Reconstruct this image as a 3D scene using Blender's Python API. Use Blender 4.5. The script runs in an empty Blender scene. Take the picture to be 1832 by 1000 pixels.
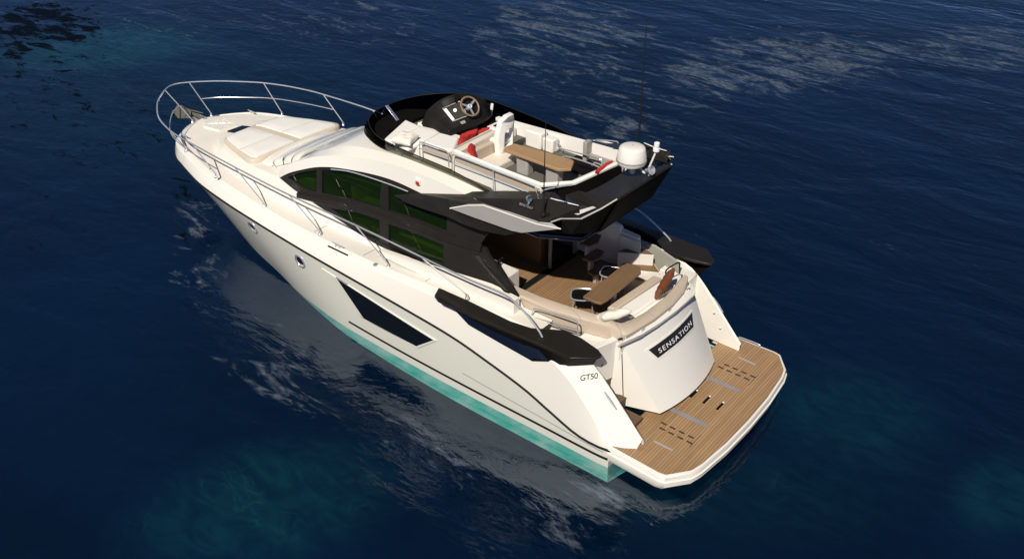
import bpy, bmesh, math, random
from mathutils import Vector, Matrix
from mathutils.geometry import tessellate_polygon

random.seed(7)
scene = bpy.context.scene
col = scene.collection
R = math.radians

# ------------------------------------------------------------------ camera, sky, sun, exposure
cd = bpy.data.cameras.new('camera')
cam = bpy.data.objects.new('camera', cd)
col.objects.link(cam)
cam.location = (-4.516, 11.668, 10.766)
cam.rotation_euler = (R(90 - 32.469), 0, R(-50.756 - 90))
cd.sensor_width = 36.0
cd.lens = 32.724
cd.clip_end = 3000
scene.camera = cam

SUN = Vector((-0.24, 0.655, 0.715)).normalized()      # towards the sun
world = bpy.data.worlds.new('World')
scene.world = world
world.use_nodes = True
wn = world.node_tree
bg = wn.nodes['Background']
sky = wn.nodes.new('ShaderNodeTexSky')
sky.sky_type = 'NISHITA'
sky.sun_disc = False
sky.sun_elevation = math.asin(SUN.z)
sky.sun_rotation = math.atan2(SUN.x, SUN.y)
sky.air_density = 0.32
sky.dust_density = 0.1
sky.ozone_density = 1.0
bg.inputs[1].default_value = 0.085
wn.links.new(sky.outputs[0], bg.inputs[0])
sl = bpy.data.lights.new('sun', 'SUN')
sl.energy = 4.8
sl.angle = R(0.6)
sl.color = (1.0, 0.93, 0.82)
so = bpy.data.objects.new('sun', sl)
col.objects.link(so)
so.location = (0, 0, 30)
so.rotation_euler = (-SUN).to_track_quat('-Z', 'Y').to_euler()
scene.view_settings.view_transform = 'Standard'
scene.view_settings.look = 'None'
scene.view_settings.exposure = 0.0
scene.view_settings.gamma = 1.0
scene.cycles.max_bounces = 10
scene.cycles.transparent_max_bounces = 16
scene.cycles.caustics_reflective = False
scene.cycles.caustics_refractive = False

# ------------------------------------------------------------------ materials
def mat(name, color, rough=0.4, metal=0.0, coat=0.0, vary=0.0, vscale=3.0, bump=0.0, bscale=80.0, spec=0.5):
    m = bpy.data.materials.new(name)
    m.use_nodes = True
    nt = m.node_tree
    b = nt.nodes['Principled BSDF']
    b.inputs['Base Color'].default_value = (*color, 1)
    b.inputs['Roughness'].default_value = rough
    b.inputs['Metallic'].default_value = metal
    b.inputs['Coat Weight'].default_value = coat
    b.inputs['Coat Roughness'].default_value = 0.06
    b.inputs['Specular IOR Level'].default_value = spec
    tc = nt.nodes.new('ShaderNodeTexCoord')
    if vary:
        n = nt.nodes.new('ShaderNodeTexNoise')
        n.inputs['Scale'].default_value = vscale
        n.inputs['Detail'].default_value = 6
        nt.links.new(tc.outputs['Object'], n.inputs['Vector'])
        mx = nt.nodes.new('ShaderNodeMix'); mx.data_type = 'RGBA'
        mx.inputs[6].default_value = (*[c * (1 - vary) for c in color], 1)
        mx.inputs[7].default_value = (*[min(1, c * (1 + vary)) for c in color], 1)
        nt.links.new(n.outputs[0], mx.inputs[0])
        nt.links.new(mx.outputs[2], b.inputs['Base Color'])
        rr = nt.nodes.new('ShaderNodeMapRange')
        rr.inputs[3].default_value = max(0.02, rough * 0.75); rr.inputs[4].default_value = min(1, rough * 1.25)
        nt.links.new(n.outputs[0], rr.inputs[0])
        nt.links.new(rr.outputs[0], b.inputs['Roughness'])
    if bump:
        n2 = nt.nodes.new('ShaderNodeTexNoise')
        n2.inputs['Scale'].default_value = bscale
        n2.inputs['Detail'].default_value = 3
        nt.links.new(tc.outputs['Object'], n2.inputs['Vector'])
        bp = nt.nodes.new('ShaderNodeBump')
        bp.inputs['Strength'].default_value = bump
        bp.inputs['Distance'].default_value = 0.01
        nt.links.new(n2.outputs[0], bp.inputs['Height'])
        nt.links.new(bp.outputs[0], b.inputs['Normal'])
    return m

def wood_mat(name, c1, c2, pitch=0.0, axis=0, caulk=(0.02, 0.014, 0.01), line=0.12, rough=0.55):
    """grain runs along the axis other than `axis`; dark caulking lines every `pitch` metres along `axis`"""
    m = bpy.data.materials.new(name)
    m.use_nodes = True
    nt = m.node_tree
    b = nt.nodes['Principled BSDF']
    b.inputs['Roughness'].default_value = rough
    tc = nt.nodes.new('ShaderNodeTexCoord')
    mp = nt.nodes.new('ShaderNodeMapping')
    sc = [40, 40, 40]; sc[1 - axis] = 2.0
    mp.inputs['Scale'].default_value = sc
    nt.links.new(tc.outputs['Object'], mp.inputs[0])
    n = nt.nodes.new('ShaderNodeTexNoise'); n.inputs['Scale'].default_value = 1.0; n.inputs['Detail'].default_value = 5
    nt.links.new(mp.outputs[0], n.inputs['Vector'])
    big = nt.nodes.new('ShaderNodeTexNoise'); big.inputs['Scale'].default_value = 1.3; big.inputs['Detail'].default_value = 3
    nt.links.new(tc.outputs['Object'], big.inputs['Vector'])
    ad = nt.nodes.new('ShaderNodeMath'); ad.operation = 'MULTIPLY_ADD'; ad.inputs[1].default_value = 0.6
    nt.links.new(n.outputs[0], ad.inputs[0])
    hb = nt.nodes.new('ShaderNodeMath'); hb.operation = 'MULTIPLY'; hb.inputs[1].default_value = 0.4
    nt.links.new(big.outputs[0], hb.inputs[0]); nt.links.new(hb.outputs[0], ad.inputs[2])
    cr = nt.nodes.new('ShaderNodeValToRGB')
    cr.color_ramp.elements[0].position = 0.3; cr.color_ramp.elements[0].color = (*c1, 1)
    cr.color_ramp.elements[1].position = 0.7; cr.color_ramp.elements[1].color = (*c2, 1)
    nt.links.new(ad.outputs[0], cr.inputs[0])
    out = cr.outputs[0]
    if pitch:
        sp = nt.nodes.new('ShaderNodeSeparateXYZ'); nt.links.new(tc.outputs['Object'], sp.inputs[0])
        dv = nt.nodes.new('ShaderNodeMath'); dv.operation = 'DIVIDE'; dv.inputs[1].default_value = pitch
        nt.links.new(sp.outputs[axis], dv.inputs[0])
        fr = nt.nodes.new('ShaderNodeMath'); fr.operation = 'FRACT'; nt.links.new(dv.outputs[0], fr.inputs[0])
        fl = nt.nodes.new('ShaderNodeMath'); fl.operation = 'FLOOR'; nt.links.new(dv.outputs[0], fl.inputs[0])
        wnz = nt.nodes.new('ShaderNodeTexWhiteNoise'); wnz.noise_dimensions = '1D'; nt.links.new(fl.outputs[0], wnz.inputs['W'])
        pr = nt.nodes.new('ShaderNodeMapRange'); pr.inputs[3].default_value = 0.90; pr.inputs[4].default_value = 1.08; nt.links.new(wnz.outputs['Value'], pr.inputs[0])
        mulc = nt.nodes.new('ShaderNodeVectorMath'); mulc.operation = 'SCALE'; nt.links.new(out, mulc.inputs[0]); nt.links.new(pr.outputs[0], mulc.inputs['Scale'])
        out = mulc.outputs[0]
        lt = nt.nodes.new('ShaderNodeMath'); lt.operation = 'LESS_THAN'; lt.inputs[1].default_value = line
        nt.links.new(fr.outputs[0], lt.inputs[0])
        mx = nt.nodes.new('ShaderNodeMix'); mx.data_type = 'RGBA'
        mx.inputs[7].default_value = (*caulk, 1)
        nt.links.new(lt.outputs[0], mx.inputs[0]); nt.links.new(out, mx.inputs[6])
        out = mx.outputs[2]
    nt.links.new(out, b.inputs['Base Color'])
    return m

def glass_mat(name, tint, rough=0.02, ior=1.5, body=None, bodyw=0.0):
    m = bpy.data.materials.new(name)
    m.use_nodes = True
    nt = m.node_tree
    nt.nodes.remove(nt.nodes['Principled BSDF'])
    o = nt.nodes['Material Output']
    tr = nt.nodes.new('ShaderNodeBsdfTransparent'); tr.inputs[0].default_value = (*tint, 1)
    gl = nt.nodes.new('ShaderNodeBsdfGlossy'); gl.inputs['Roughness'].default_value = rough
    if body:                                   # even diffuse tint standing in for light from the interior
        df = nt.nodes.new('ShaderNodeBsdfDiffuse'); df.inputs[0].default_value = (*body, 1)
        m2 = nt.nodes.new('ShaderNodeMixShader'); m2.inputs[0].default_value = bodyw
        nt.links.new(tr.outputs[0], m2.inputs[1]); nt.links.new(df.outputs[0], m2.inputs[2]); tr = m2
    fr = nt.nodes.new('ShaderNodeFresnel'); fr.inputs[0].default_value = ior
    mx = nt.nodes.new('ShaderNodeMixShader')
    geo = nt.nodes.new('ShaderNodeNewGeometry'); one = nt.nodes.new('ShaderNodeMath'); one.operation = 'SUBTRACT'; one.inputs[0].default_value = 1.0
    nt.links.new(geo.outputs['Backfacing'], one.inputs[1])
    fb = nt.nodes.new('ShaderNodeMath'); fb.operation = 'MULTIPLY'; nt.links.new(fr.outputs[0], fb.inputs[0]); nt.links.new(one.outputs[0], fb.inputs[1])
    nt.links.new(fb.outputs[0], mx.inputs[0]); nt.links.new(tr.outputs[0], mx.inputs[1]); nt.links.new(gl.outputs[0], mx.inputs[2])
    nt.links.new(mx.outputs[0], o.inputs[0])
    return m

M = dict(
    white=mat('white gelcoat', (0.80, 0.765, 0.70), 0.22, coat=0.5, vary=0.025, vscale=1.5),
    hull=mat('hull gelcoat', (0.70, 0.695, 0.615), 0.12, coat=0.7, vary=0.03, vscale=0.8),
    bottom=mat('antifouling', (0.80, 0.88, 0.86), 0.6, vary=0.12, vscale=4),
    vinyl=mat('white vinyl', (0.84, 0.81, 0.76), 0.5, vary=0.03, bump=0.15, bscale=60),
    beige=mat('beige vinyl', (0.52, 0.43, 0.335), 0.5, vary=0.05, bump=0.15, bscale=60),
    sand=mat('sand vinyl', (0.72, 0.65, 0.55), 0.5, vary=0.04, bump=0.15, bscale=60),
    nonskid=mat('non skid deck', (0.77, 0.725, 0.655), 0.55, vary=0.03, vscale=2.0, bump=0.3, bscale=400),
    black=mat('black paint', (0.006, 0.0055, 0.005), 0.7, vary=0.1, spec=0.06),
    charcoal=mat('charcoal paint', (0.0165, 0.0145, 0.0125), 0.42, vary=0.2, vscale=3, spec=0.25),
    rubber=mat('black rubber', (0.008, 0.008, 0.008), 0.6, spec=0.3),
    steel=mat('polished steel', (0.80, 0.80, 0.81), 0.2, metal=0.7),
    track=mat('brushed track', (0.34, 0.33, 0.36), 0.4, metal=0.3, vary=0.1),
    silver=mat('silver paint', (0.375, 0.36, 0.345), 0.32, coat=0.3, vary=0.03),
    strut=mat('anodised strut', (0.45, 0.47, 0.62), 0.3, metal=0.7),
    greyvinyl=mat('grey liner', (0.33, 0.32, 0.28), 0.6, vary=0.08),
    olive=mat('grey fly deck', (0.11, 0.105, 0.085), 0.7, vary=0.12, bump=0.2, bscale=200),
    red=mat('red fabric', (0.46, 0.022, 0.018), 0.85, vary=0.1, vscale=12, bump=0.4, bscale=220),
    leather=mat('brown leather', (0.16, 0.05, 0.018), 0.45, vary=0.15, vscale=8, bump=0.3, bscale=90),
    padborder=mat('pad border vinyl', (0.62, 0.535, 0.43), 0.55, vary=0.05, bump=0.15, bscale=60),
    cream=mat('cream fabric', (0.80, 0.745, 0.655), 0.85, vary=0.05, vscale=10, bump=0.4, bscale=220),
    dash=mat('dash black', (0.011, 0.010, 0.008), 0.5, vary=0.1, vscale=5, bump=0.1, bscale=120, spec=0.25),
    screen=mat('display', (0.05, 0.045, 0.035), 0.15, coat=0.6),
    mark=mat('white marking', (0.8, 0.8, 0.8), 0.4),
    dullmark=mat('dull white marking', (0.30, 0.30, 0.29), 0.5),
    shadedteak=mat('shaded step teak', (0.10, 0.06, 0.032), 0.6, vary=0.2, vscale=9),  # teak darkened to carry the shade on the stern steps
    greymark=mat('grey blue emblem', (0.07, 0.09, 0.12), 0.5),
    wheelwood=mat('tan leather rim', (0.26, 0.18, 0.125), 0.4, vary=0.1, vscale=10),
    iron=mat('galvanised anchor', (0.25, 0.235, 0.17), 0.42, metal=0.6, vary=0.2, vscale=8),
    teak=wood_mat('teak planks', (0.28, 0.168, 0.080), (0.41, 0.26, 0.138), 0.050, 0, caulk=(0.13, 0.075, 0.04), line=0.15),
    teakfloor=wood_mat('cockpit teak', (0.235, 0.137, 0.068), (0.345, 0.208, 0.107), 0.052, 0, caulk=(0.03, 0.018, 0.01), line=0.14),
    weave=wood_mat('woven mat', (0.34, 0.20, 0.10), (0.46, 0.28, 0.15), 0.045, 0, caulk=(0.02, 0.012, 0.008), line=0.3),
    tabletop=wood_mat('table wood', (0.32, 0.19, 0.09), (0.42, 0.265, 0.135), 0, 1),
    tabledark=wood_mat('cockpit table wood', (0.15, 0.088, 0.043), (0.215, 0.128, 0.065), 0, 0),
    joinery=wood_mat('cabinet wood', (0.27, 0.155, 0.075), (0.37, 0.225, 0.115), 0, 0),
    groove=mat('dark groove', (0.05, 0.03, 0.02), 0.7),
    green_glass=glass_mat('green tinted glass', (0.345, 0.44, 0.215), ior=1.35, body=(0.035, 0.085, 0.02), bodyw=0.12),
    smoke_glass=glass_mat('smoked screen glass', (0.36, 0.37, 0.27), ior=1.3),
    front_glass=glass_mat('black screen glass', (0.022, 0.023, 0.02), 0.08, ior=1.02),
    black_glass=mat('black glass', (0.006, 0.007, 0.010), 0.05, coat=1.0),
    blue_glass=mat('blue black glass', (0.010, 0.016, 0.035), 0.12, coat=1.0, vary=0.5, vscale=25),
    port_glass=mat('porthole glass', (0.01, 0.012, 0.03), 0.05, coat=1.0),
    led=mat('white lens', (0.85, 0.85, 0.85), 0.2),
    navred=mat('red lens', (0.45, 0.03, 0.02), 0.2, coat=0.6),
)

# ------------------------------------------------------------------ mesh helpers
def link(name, verts, faces, material, parent=None, smooth=True, bevel=0.0, seg=2, angle=35):
    me = bpy.data.meshes.new(name)
    me.from_pydata([tuple(v) for v in verts], [], faces)
    bm = bmesh.new(); bm.from_mesh(me)
    bmesh.ops.remove_doubles(bm, verts=bm.verts, dist=1e-5)
    bmesh.ops.dissolve_degenerate(bm, edges=bm.edges, dist=1e-6)
    bmesh.ops.recalc_face_normals(bm, faces=bm.faces)
    bm.to_mesh(me); bm.free()
    me.materials.append(material)
    if smooth:
        for p in me.polygons: p.use_smooth = True
        me.set_sharp_from_angle(angle=R(angle))
    o = bpy.data.objects.new(name, me)
    col.objects.link(o)
    if parent: o.parent = parent
    if bevel:
        b = o.modifiers.new('edge', 'BEVEL'); b.width = bevel; b.segments = seg; b.limit_method = 'ANGLE'; b.angle_limit = R(30)
        b.harden_normals = False
    return o

class MB:
    """collects shapes into one mesh"""
    def __init__(s): s.v = []; s.f = []
    def add(s, v, f):
        n = len(s.v); s.v += [tuple(p) for p in v]; s.f += [tuple(i + n for i in q) for q in f]; return s
    def box(s, lo, hi):
        x0, y0, z0 = lo; x1, y1, z1 = hi
        return s.add([(x0,y0,z0),(x1,y0,z0),(x1,y1,z0),(x0,y1,z0),(x0,y0,z1),(x1,y0,z1),(x1,y1,z1),(x0,y1,z1)],
                     [(0,3,2,1),(4,5,6,7),(0,1,5,4),(1,2,6,5),(2,3,7,6),(3,0,4,7)])
    def slab(s, top, down):
        """top: polygon of 3-D points; down: vector (or metres straight down)"""
        d = Vector((0, 0, -down)) if isinstance(down, (int, float)) else Vector(down)
        top = [Vector(p) for p in top]; n = len(top)
        tri = tessellate_polygon([top])
        v = top + [p + d for p in top]
        f = [tuple(t) for t in tri] + [tuple(i + n for i in reversed(t)) for t in tri]
        f += [(i, (i + 1) % n, (i + 1) % n + n, i + n) for i in range(n)]
        return s.add(v, f)
    def slabn(s, top, down):
        d = Vector((0, 0, -down)) if isinstance(down, (int, float)) else Vector(down)
        top = [Vector(p) for p in top]; n = len(top)
        f = [tuple(range(n)), tuple(range(2 * n - 1, n - 1, -1))]
        f += [(i, (i + 1) % n, (i + 1) % n + n, i + n) for i in range(n)]
        return s.add(top + [p + d for p in top], f)
    def plate(s, outer, holes, d):
        """polygon with holes, given thickness vector d"""
        d = Vector(d)
        loops = [[Vector(p) for p in outer]] + [[Vector(p) for p in h] for h in holes]
        flat = [p for l in loops for p in l]; n = len(flat)
        tri = tessellate_polygon(loops)
        f = [tuple(t) for t in tri] + [tuple(i + n for i in reversed(t)) for t in tri]
        k = 0
        for l in loops:
            m_ = len(l)
            f += [(k + i, k + (i + 1) % m_, k + (i + 1) % m_ + n, k + i + n) for i in range(m_)]
            k += m_
        return s.add(flat + [p + d for p in flat], f)
    def tube(s, pts, r, n=8, closed=False):
        pts = [Vector(p) for p in pts]; m = len(pts); v = []; f = []
        up = None
        for i, p in enumerate(pts):
            a = pts[i - 1] if (i or closed) else pts[0]
            b = pts[(i + 1) % m] if (i < m - 1 or closed) else pts[-1]
            t = (b - a).normalized()
            if up is None:
                up = t.orthogonal().normalized()
            else:
                up = (up - t * up.dot(t)).normalized()
            w = t.cross(up)
            rr = r[i] if isinstance(r, (list, tuple)) else r
            for k in range(n):
                an = 2 * math.pi * k / n
                v.append(p + (up * math.cos(an) + w * math.sin(an)) * rr)
        for i in range(m - (0 if closed else 1)):
            j = (i + 1) % m
            for k in range(n):
                f.append((i*n + k, i*n + (k+1) % n, j*n + (k+1) % n, j*n + k))
        if not closed:
            f.append(tuple(range(n))[::-1]); f.append(tuple(range((m-1)*n, m*n)))
        return s.add(v, f)
    def lathe(s, prof, c, n=32, axis=None):
        c = Vector(c); q = Vector(axis).to_track_quat('Z', 'Y') if axis else None
        v = []; f = []
        for r_, z in prof:
            for k in range(n):
                an = 2 * math.pi * k / n
                p = Vector((r_ * math.cos(an), r_ * math.sin(an), z))
                v.append(c + (q @ p if q else p))
        m = len(prof)
        for i in range(m - 1):
            for k in range(n):
                f.append((i*n + k, i*n + (k+1) % n, (i+1)*n + (k+1) % n, (i+1)*n + k))
        f.append(tuple(range(n))[::-1]); f.append(tuple(range((m-1)*n, m*n)))
        return s.add(v, f)
    def grid(s, rows):
        """rows: list of equal-length lists of points"""
        n = len(rows[0]); v = [p for r_ in rows for p in r_]
        f = [(i*n + k, i*n + k + 1, (i+1)*n + k + 1, (i+1)*n + k) for i in range(len(rows)-1) for k in range(n-1)]
        return s.add(v, f)
    def build(s, name, material, parent=None, **kw):
        return link(name, s.v, s.f, material, parent, **kw)

def my(p): return (p[0], -p[1], p[2])
def myl(l): return [my(p) for p in l]

def spline(pts, n, closed=False):
    """Catmull-Rom through pts, n samples"""
    P = [Vector(p) for p in pts]; m = len(P)
    L = [0.0]
    for i in range(1, m + (1 if closed else 0)): L.append(L[-1] + (P[i % m] - P[i-1]).length)
    out = []
    for k in range(n):
        s_ = L[-1] * k / (n if closed else n - 1)
        i = 0
        while i < len(L) - 2 and L[i+1] < s_: i += 1
        t = (s_ - L[i]) / max(1e-9, L[i+1] - L[i])
        if closed: a, b, c, d = P[(i-1) % m], P[i % m], P[(i+1) % m], P[(i+2) % m]
        else: a, b, c, d = P[max(i-1, 0)], P[i], P[min(i+1, m-1)], P[min(i+2, m-1)]
        out.append(0.5 * ((2*b) + (c-a)*t + (2*a-5*b+4*c-d)*t*t + (3*b-a-3*c+d)*t**3))
    return out

def interp(tab, x):
    """piecewise monotone interpolation of a table [(x, a, b ..)] in ascending x"""
    if x <= tab[0][0]: return tab[0][1:]
    for p, q in zip(tab, tab[1:]):
        if x <= q[0]:
            t = (x - p[0]) / (q[0] - p[0])
            return tuple(a + (b - a) * t for a, b in zip(p[1:], q[1:]))
    return tab[-1][1:]

def smooth_tab(tab, n=140):
    t = [tuple(v) for v in spline([(*r_, 0)[:3] for r_ in tab], n)]
    t.sort()
    return t

def empty(name, loc, label, cat, group=None):
    o = bpy.data.objects.new(name, None); col.objects.link(o)
    o.location = loc; o.empty_display_size = 0.3
    o['label'] = label; o['category'] = cat
    if group: o['group'] = group
    return o

def text(name, body, size, origin, xdir, ydir, material, parent, depth=0.004, align='CENTER', space=1.0, shear=0.0):
    cu = bpy.data.curves.new(name, 'FONT')
    cu.body = body; cu.size = size; cu.align_x = align; cu.align_y = 'CENTER'; cu.extrude = depth; cu.space_character = space; cu.shear = shear
    cu.materials.append(material)
    t_ = bpy.data.objects.new(name, cu); col.objects.link(t_)
    me = bpy.data.meshes.new_from_object(t_)
    bpy.data.objects.remove(t_)
    me.materials.clear(); me.materials.append(material)
    o = bpy.data.objects.new(name, me); col.objects.link(o)
    X = Vector(xdir).normalized(); Z = X.cross(Vector(ydir)).normalized(); Y = Z.cross(X)
    m = Matrix((X, Y, Z)).transposed().to_4x4(); m.translation = Vector(origin) + Z * 0.006
    o.matrix_world = m
    if parent: o.parent = parent
    return o

# ------------------------------------------------------------------ sea
def water():
    me = bpy.data.meshes.new('water')
    S = 900.0
    me.from_pydata([(-S, -S, 0), (S, -S, 0), (S, S, 0), (-S, S, 0)], [], [(0, 1, 2, 3)])
    o = bpy.data.objects.new('water', me); col.objects.link(o); o['kind'] = 'structure'
    m = bpy.data.materials.new('sea water'); m.use_nodes = True
    me.materials.append(m)
    nt = m.node_tree; N = nt.nodes; L = nt.links
    N.remove(N['Principled BSDF'])
    out = N['Material Output']
    tc = N.new('ShaderNodeTexCoord')
    def noise(scale, detail=4, rough=0.55, rot=0.0, sx=1.0, sy=1.0, dist=0.0):
        mp = N.new('ShaderNodeMapping'); mp.inputs['Rotation'].default_value = (0, 0, rot); mp.inputs['Scale'].default_value = (sx, sy, 1)
        L.new(tc.outputs['Object'], mp.inputs[0])
        n = N.new('ShaderNodeTexNoise'); n.inputs['Scale'].default_value = scale; n.inputs['Detail'].default_value = detail
        n.inputs['Roughness'].default_value = rough; n.inputs['Distortion'].default_value = dist
        L.new(mp.outputs[0], n.inputs['Vector'])
        return n.outputs[0]
    def math_(op, a, b=None, c=None, clamp=False):
        k = N.new('ShaderNodeMath'); k.operation = op; k.use_clamp = clamp
        for i, q in enumerate((a, b, c)):
            if q is None: continue
            if isinstance(q, (int, float)): k.inputs[i].default_value = q
            else: L.new(q, k.inputs[i])
        return k.outputs[0]
    def ramp(x, a, b, lo=0.0, hi=1.0):
        k = N.new('ShaderNodeMapRange'); k.interpolation_type = 'SMOOTHSTEP'
        k.inputs[1].default_value = a; k.inputs[2].default_value = b; k.inputs[3].default_value = lo; k.inputs[4].default_value = hi
        L.new(x, k.inputs[0]); return k.outputs[0]
    def blob(cx, cy, rx, ry, rot):
        """soft elliptical region of the sea, metres"""
        mp = N.new('ShaderNodeMapping'); mp.vector_type = 'TEXTURE'
        mp.inputs['Location'].default_value = (cx, cy, 0); mp.inputs['Rotation'].default_value = (0, 0, rot); mp.inputs['Scale'].default_value = (rx, ry, 1)
        L.new(tc.outputs['Object'], mp.inputs[0])
        ln = N.new('ShaderNodeVectorMath'); ln.operation = 'LENGTH'; L.new(mp.outputs[0], ln.inputs[0])
        return ramp(ln.outputs['Value'], 0.35, 1.15, 1.0, 0.0)
    def mixc(f, a, b):
        k = N.new('ShaderNodeMix'); k.data_type = 'RGBA'
        for i, q in ((6, a), (7, b)):
            if isinstance(q, tuple): k.inputs[i].default_value = (*q, 1)
            else: L.new(q, k.inputs[i])
        if isinstance(f, (int, float)): k.inputs[0].default_value = f
        else: L.new(f, k.inputs[0])
        return k.outputs[2]
    WIND = R(-38)
    # waves
    w1 = noise(0.35, 5, 0.5, WIND, 1.0, 2.2, 0.4)
    w2 = noise(1.7, 5, 0.55, WIND, 1.0, 1.8, 0.6)
    w3 = noise(6.5, 4, 0.6, WIND, 1.0, 1.5, 0.5)
    hgt = math_('ADD', math_('MULTIPLY', w1, 0.9), math_('ADD', math_('MULTIPLY', w2, 0.16), math_('MULTIPLY', w3, 0.03)))
    bp = N.new('ShaderNodeBump'); bp.inputs['Strength'].default_value = 0.36; bp.inputs['Distance'].default_value = 0.24
    L.new(hgt, bp.inputs['Height'])
    # deep colour, with slow drifts and paler shoals
    drift = noise(0.10, 4, 0.5, WIND, 1.0, 1.8, 0.5)
    base = mixc(ramp(drift, 0.35, 0.68), (0.0006, 0.011, 0.058), (0.0020, 0.028, 0.130))
    shoal = None
    for b in BLOBS_SHOAL:
        k = math_('MULTIPLY', blob(*b[:5]), b[5])
        shoal = k if shoal is None else math_('MAXIMUM', shoal, k)
    wisps = noise(1.15, 6, 0.62, R(20), 1.0, 2.0, 1.6)
    shoal_f = math_('MULTIPLY', shoal, ramp(wisps, 0.30, 0.75, 0.25, 1.0))
    base = mixc(shoal_f, base, (0.024, 0.28, 0.34))
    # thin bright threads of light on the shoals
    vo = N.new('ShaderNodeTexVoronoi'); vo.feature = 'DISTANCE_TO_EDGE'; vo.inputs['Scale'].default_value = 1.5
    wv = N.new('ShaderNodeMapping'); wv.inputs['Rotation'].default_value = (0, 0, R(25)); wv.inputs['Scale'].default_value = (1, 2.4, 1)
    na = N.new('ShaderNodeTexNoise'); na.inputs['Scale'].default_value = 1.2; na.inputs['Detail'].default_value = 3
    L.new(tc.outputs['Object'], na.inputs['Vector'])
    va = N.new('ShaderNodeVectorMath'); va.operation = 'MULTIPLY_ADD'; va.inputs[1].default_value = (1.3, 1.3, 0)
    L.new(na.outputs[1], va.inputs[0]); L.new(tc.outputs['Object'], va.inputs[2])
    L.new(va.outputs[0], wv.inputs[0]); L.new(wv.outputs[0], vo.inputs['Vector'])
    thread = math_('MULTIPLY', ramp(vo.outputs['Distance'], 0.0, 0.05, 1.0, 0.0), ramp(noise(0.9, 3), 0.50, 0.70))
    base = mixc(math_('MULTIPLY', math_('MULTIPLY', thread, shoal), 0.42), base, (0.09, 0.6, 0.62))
    # painted sky glints and broken hull reflection, thin and torn
    painted_refl_zone = None
    for b in BLOBS_PAINTED_REFL:
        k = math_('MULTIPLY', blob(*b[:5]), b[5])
        painted_refl_zone = k if painted_refl_zone is None else math_('MAXIMUM', painted_refl_zone, k)
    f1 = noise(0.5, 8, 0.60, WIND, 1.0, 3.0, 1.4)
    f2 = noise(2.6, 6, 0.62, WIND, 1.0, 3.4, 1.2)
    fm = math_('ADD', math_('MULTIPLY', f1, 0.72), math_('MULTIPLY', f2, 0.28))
    thr = math_('MULTIPLY_ADD', painted_refl_zone, -0.225, 0.69)
    painted_refl = math_('MULTIPLY', math_('SUBTRACT', fm, thr), 9.0, clamp=True)
    painted_refl = math_('MULTIPLY', math_('MULTIPLY', painted_refl, ramp(noise(5.0, 4, 0.7, WIND, 1.0, 2.5), 0.30, 0.66)), ramp(painted_refl_zone, 0.0, 0.25))
    # dark weed
    weed_zone = None
    for b in BLOBS_WEED:
        k = math_('MULTIPLY', blob(*b[:5]), b[5])
        weed_zone = k if weed_zone is None else math_('MAXIMUM', weed_zone, k)
    g1 = noise(0.9, 9, 0.7, WIND, 1.0, 2.0, 0.6)
    weed = math_('MULTIPLY', math_('SUBTRACT', g1, math_('MULTIPLY_ADD', weed_zone, -0.27, 0.71)), 16.0, clamp=True)
    weed = math_('MULTIPLY', weed, ramp(weed_zone, 0.0, 0.2))
    base = mixc(math_('MULTIPLY', weed, 0.93), base, (0.0012, 0.0016, 0.0018))
    body = N.new('ShaderNodeBsdfDiffuse'); L.new(base, body.inputs[0])
    clear = N.new('ShaderNodeBsdfTransparent'); L.new(mixc(ramp(noise(2.2, 5, 0.6), 0.35, 0.68), (0.24, 0.84, 0.80), (0.70, 0.97, 0.95)), clear.inputs[0])
    inner = N.new('ShaderNodeMixShader'); inner.inputs[0].default_value = 0.84
    L.new(body.outputs[0], inner.inputs[1]); L.new(clear.outputs[0], inner.inputs[2])
    gl = N.new('ShaderNodeBsdfGlossy'); gl.inputs['Roughness'].default_value = 0.05; gl.inputs[0].default_value = (0.62, 0.73, 0.84, 1)
    L.new(bp.outputs[0], gl.inputs['Normal'])
    fr = N.new('ShaderNodeFresnel'); fr.inputs[0].default_value = 2.05; L.new(bp.outputs[0], fr.inputs['Normal'])
    surf = N.new('ShaderNodeMixShader'); geo = N.new('ShaderNodeNewGeometry'); L.new(math_('MULTIPLY', fr.outputs[0], math_('SUBTRACT', 1.0, geo.outputs['Backfacing'])), surf.inputs[0]); L.new(inner.outputs[0], surf.inputs[1]); L.new(gl.outputs[0], surf.inputs[2])
    fo = N.new('ShaderNodeBsdfDiffuse'); fo.inputs[0].default_value = (0.19, 0.235, 0.29, 1)  # flat grey of the painted reflections
    fin = N.new('ShaderNodeMixShader'); L.new(math_('MULTIPLY', painted_refl, 0.52), fin.inputs[0]); L.new(surf.outputs[0], fin.inputs[1]); L.new(fo.outputs[0], fin.inputs[2])
    wd = N.new('ShaderNodeBsdfDiffuse'); wd.inputs[0].default_value = (0.0016, 0.0024, 0.0026, 1)
    last = N.new('ShaderNodeMixShader'); L.new(math_('MULTIPLY', weed, 0.82), last.inputs[0]); L.new(fin.outputs[0], last.inputs[1]); L.new(wd.outputs[0], last.inputs[2])
    L.new(last.outputs[0], out.inputs[0])
    # the deep, below the surface
    sb = bpy.data.meshes.new('seabed')
    sb.from_pydata([(-S, -S, -5), (S, -S, -5), (S, S, -5), (-S, S, -5)], [], [(0, 1, 2, 3)])
    s = bpy.data.objects.new('seabed', sb); col.objects.link(s); s['kind'] = 'structure'
    sb.materials.append(mat('deep seabed', (0.0015, 0.007, 0.018), 0.9, vary=0.4, vscale=0.2, spec=0.0))

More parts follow.
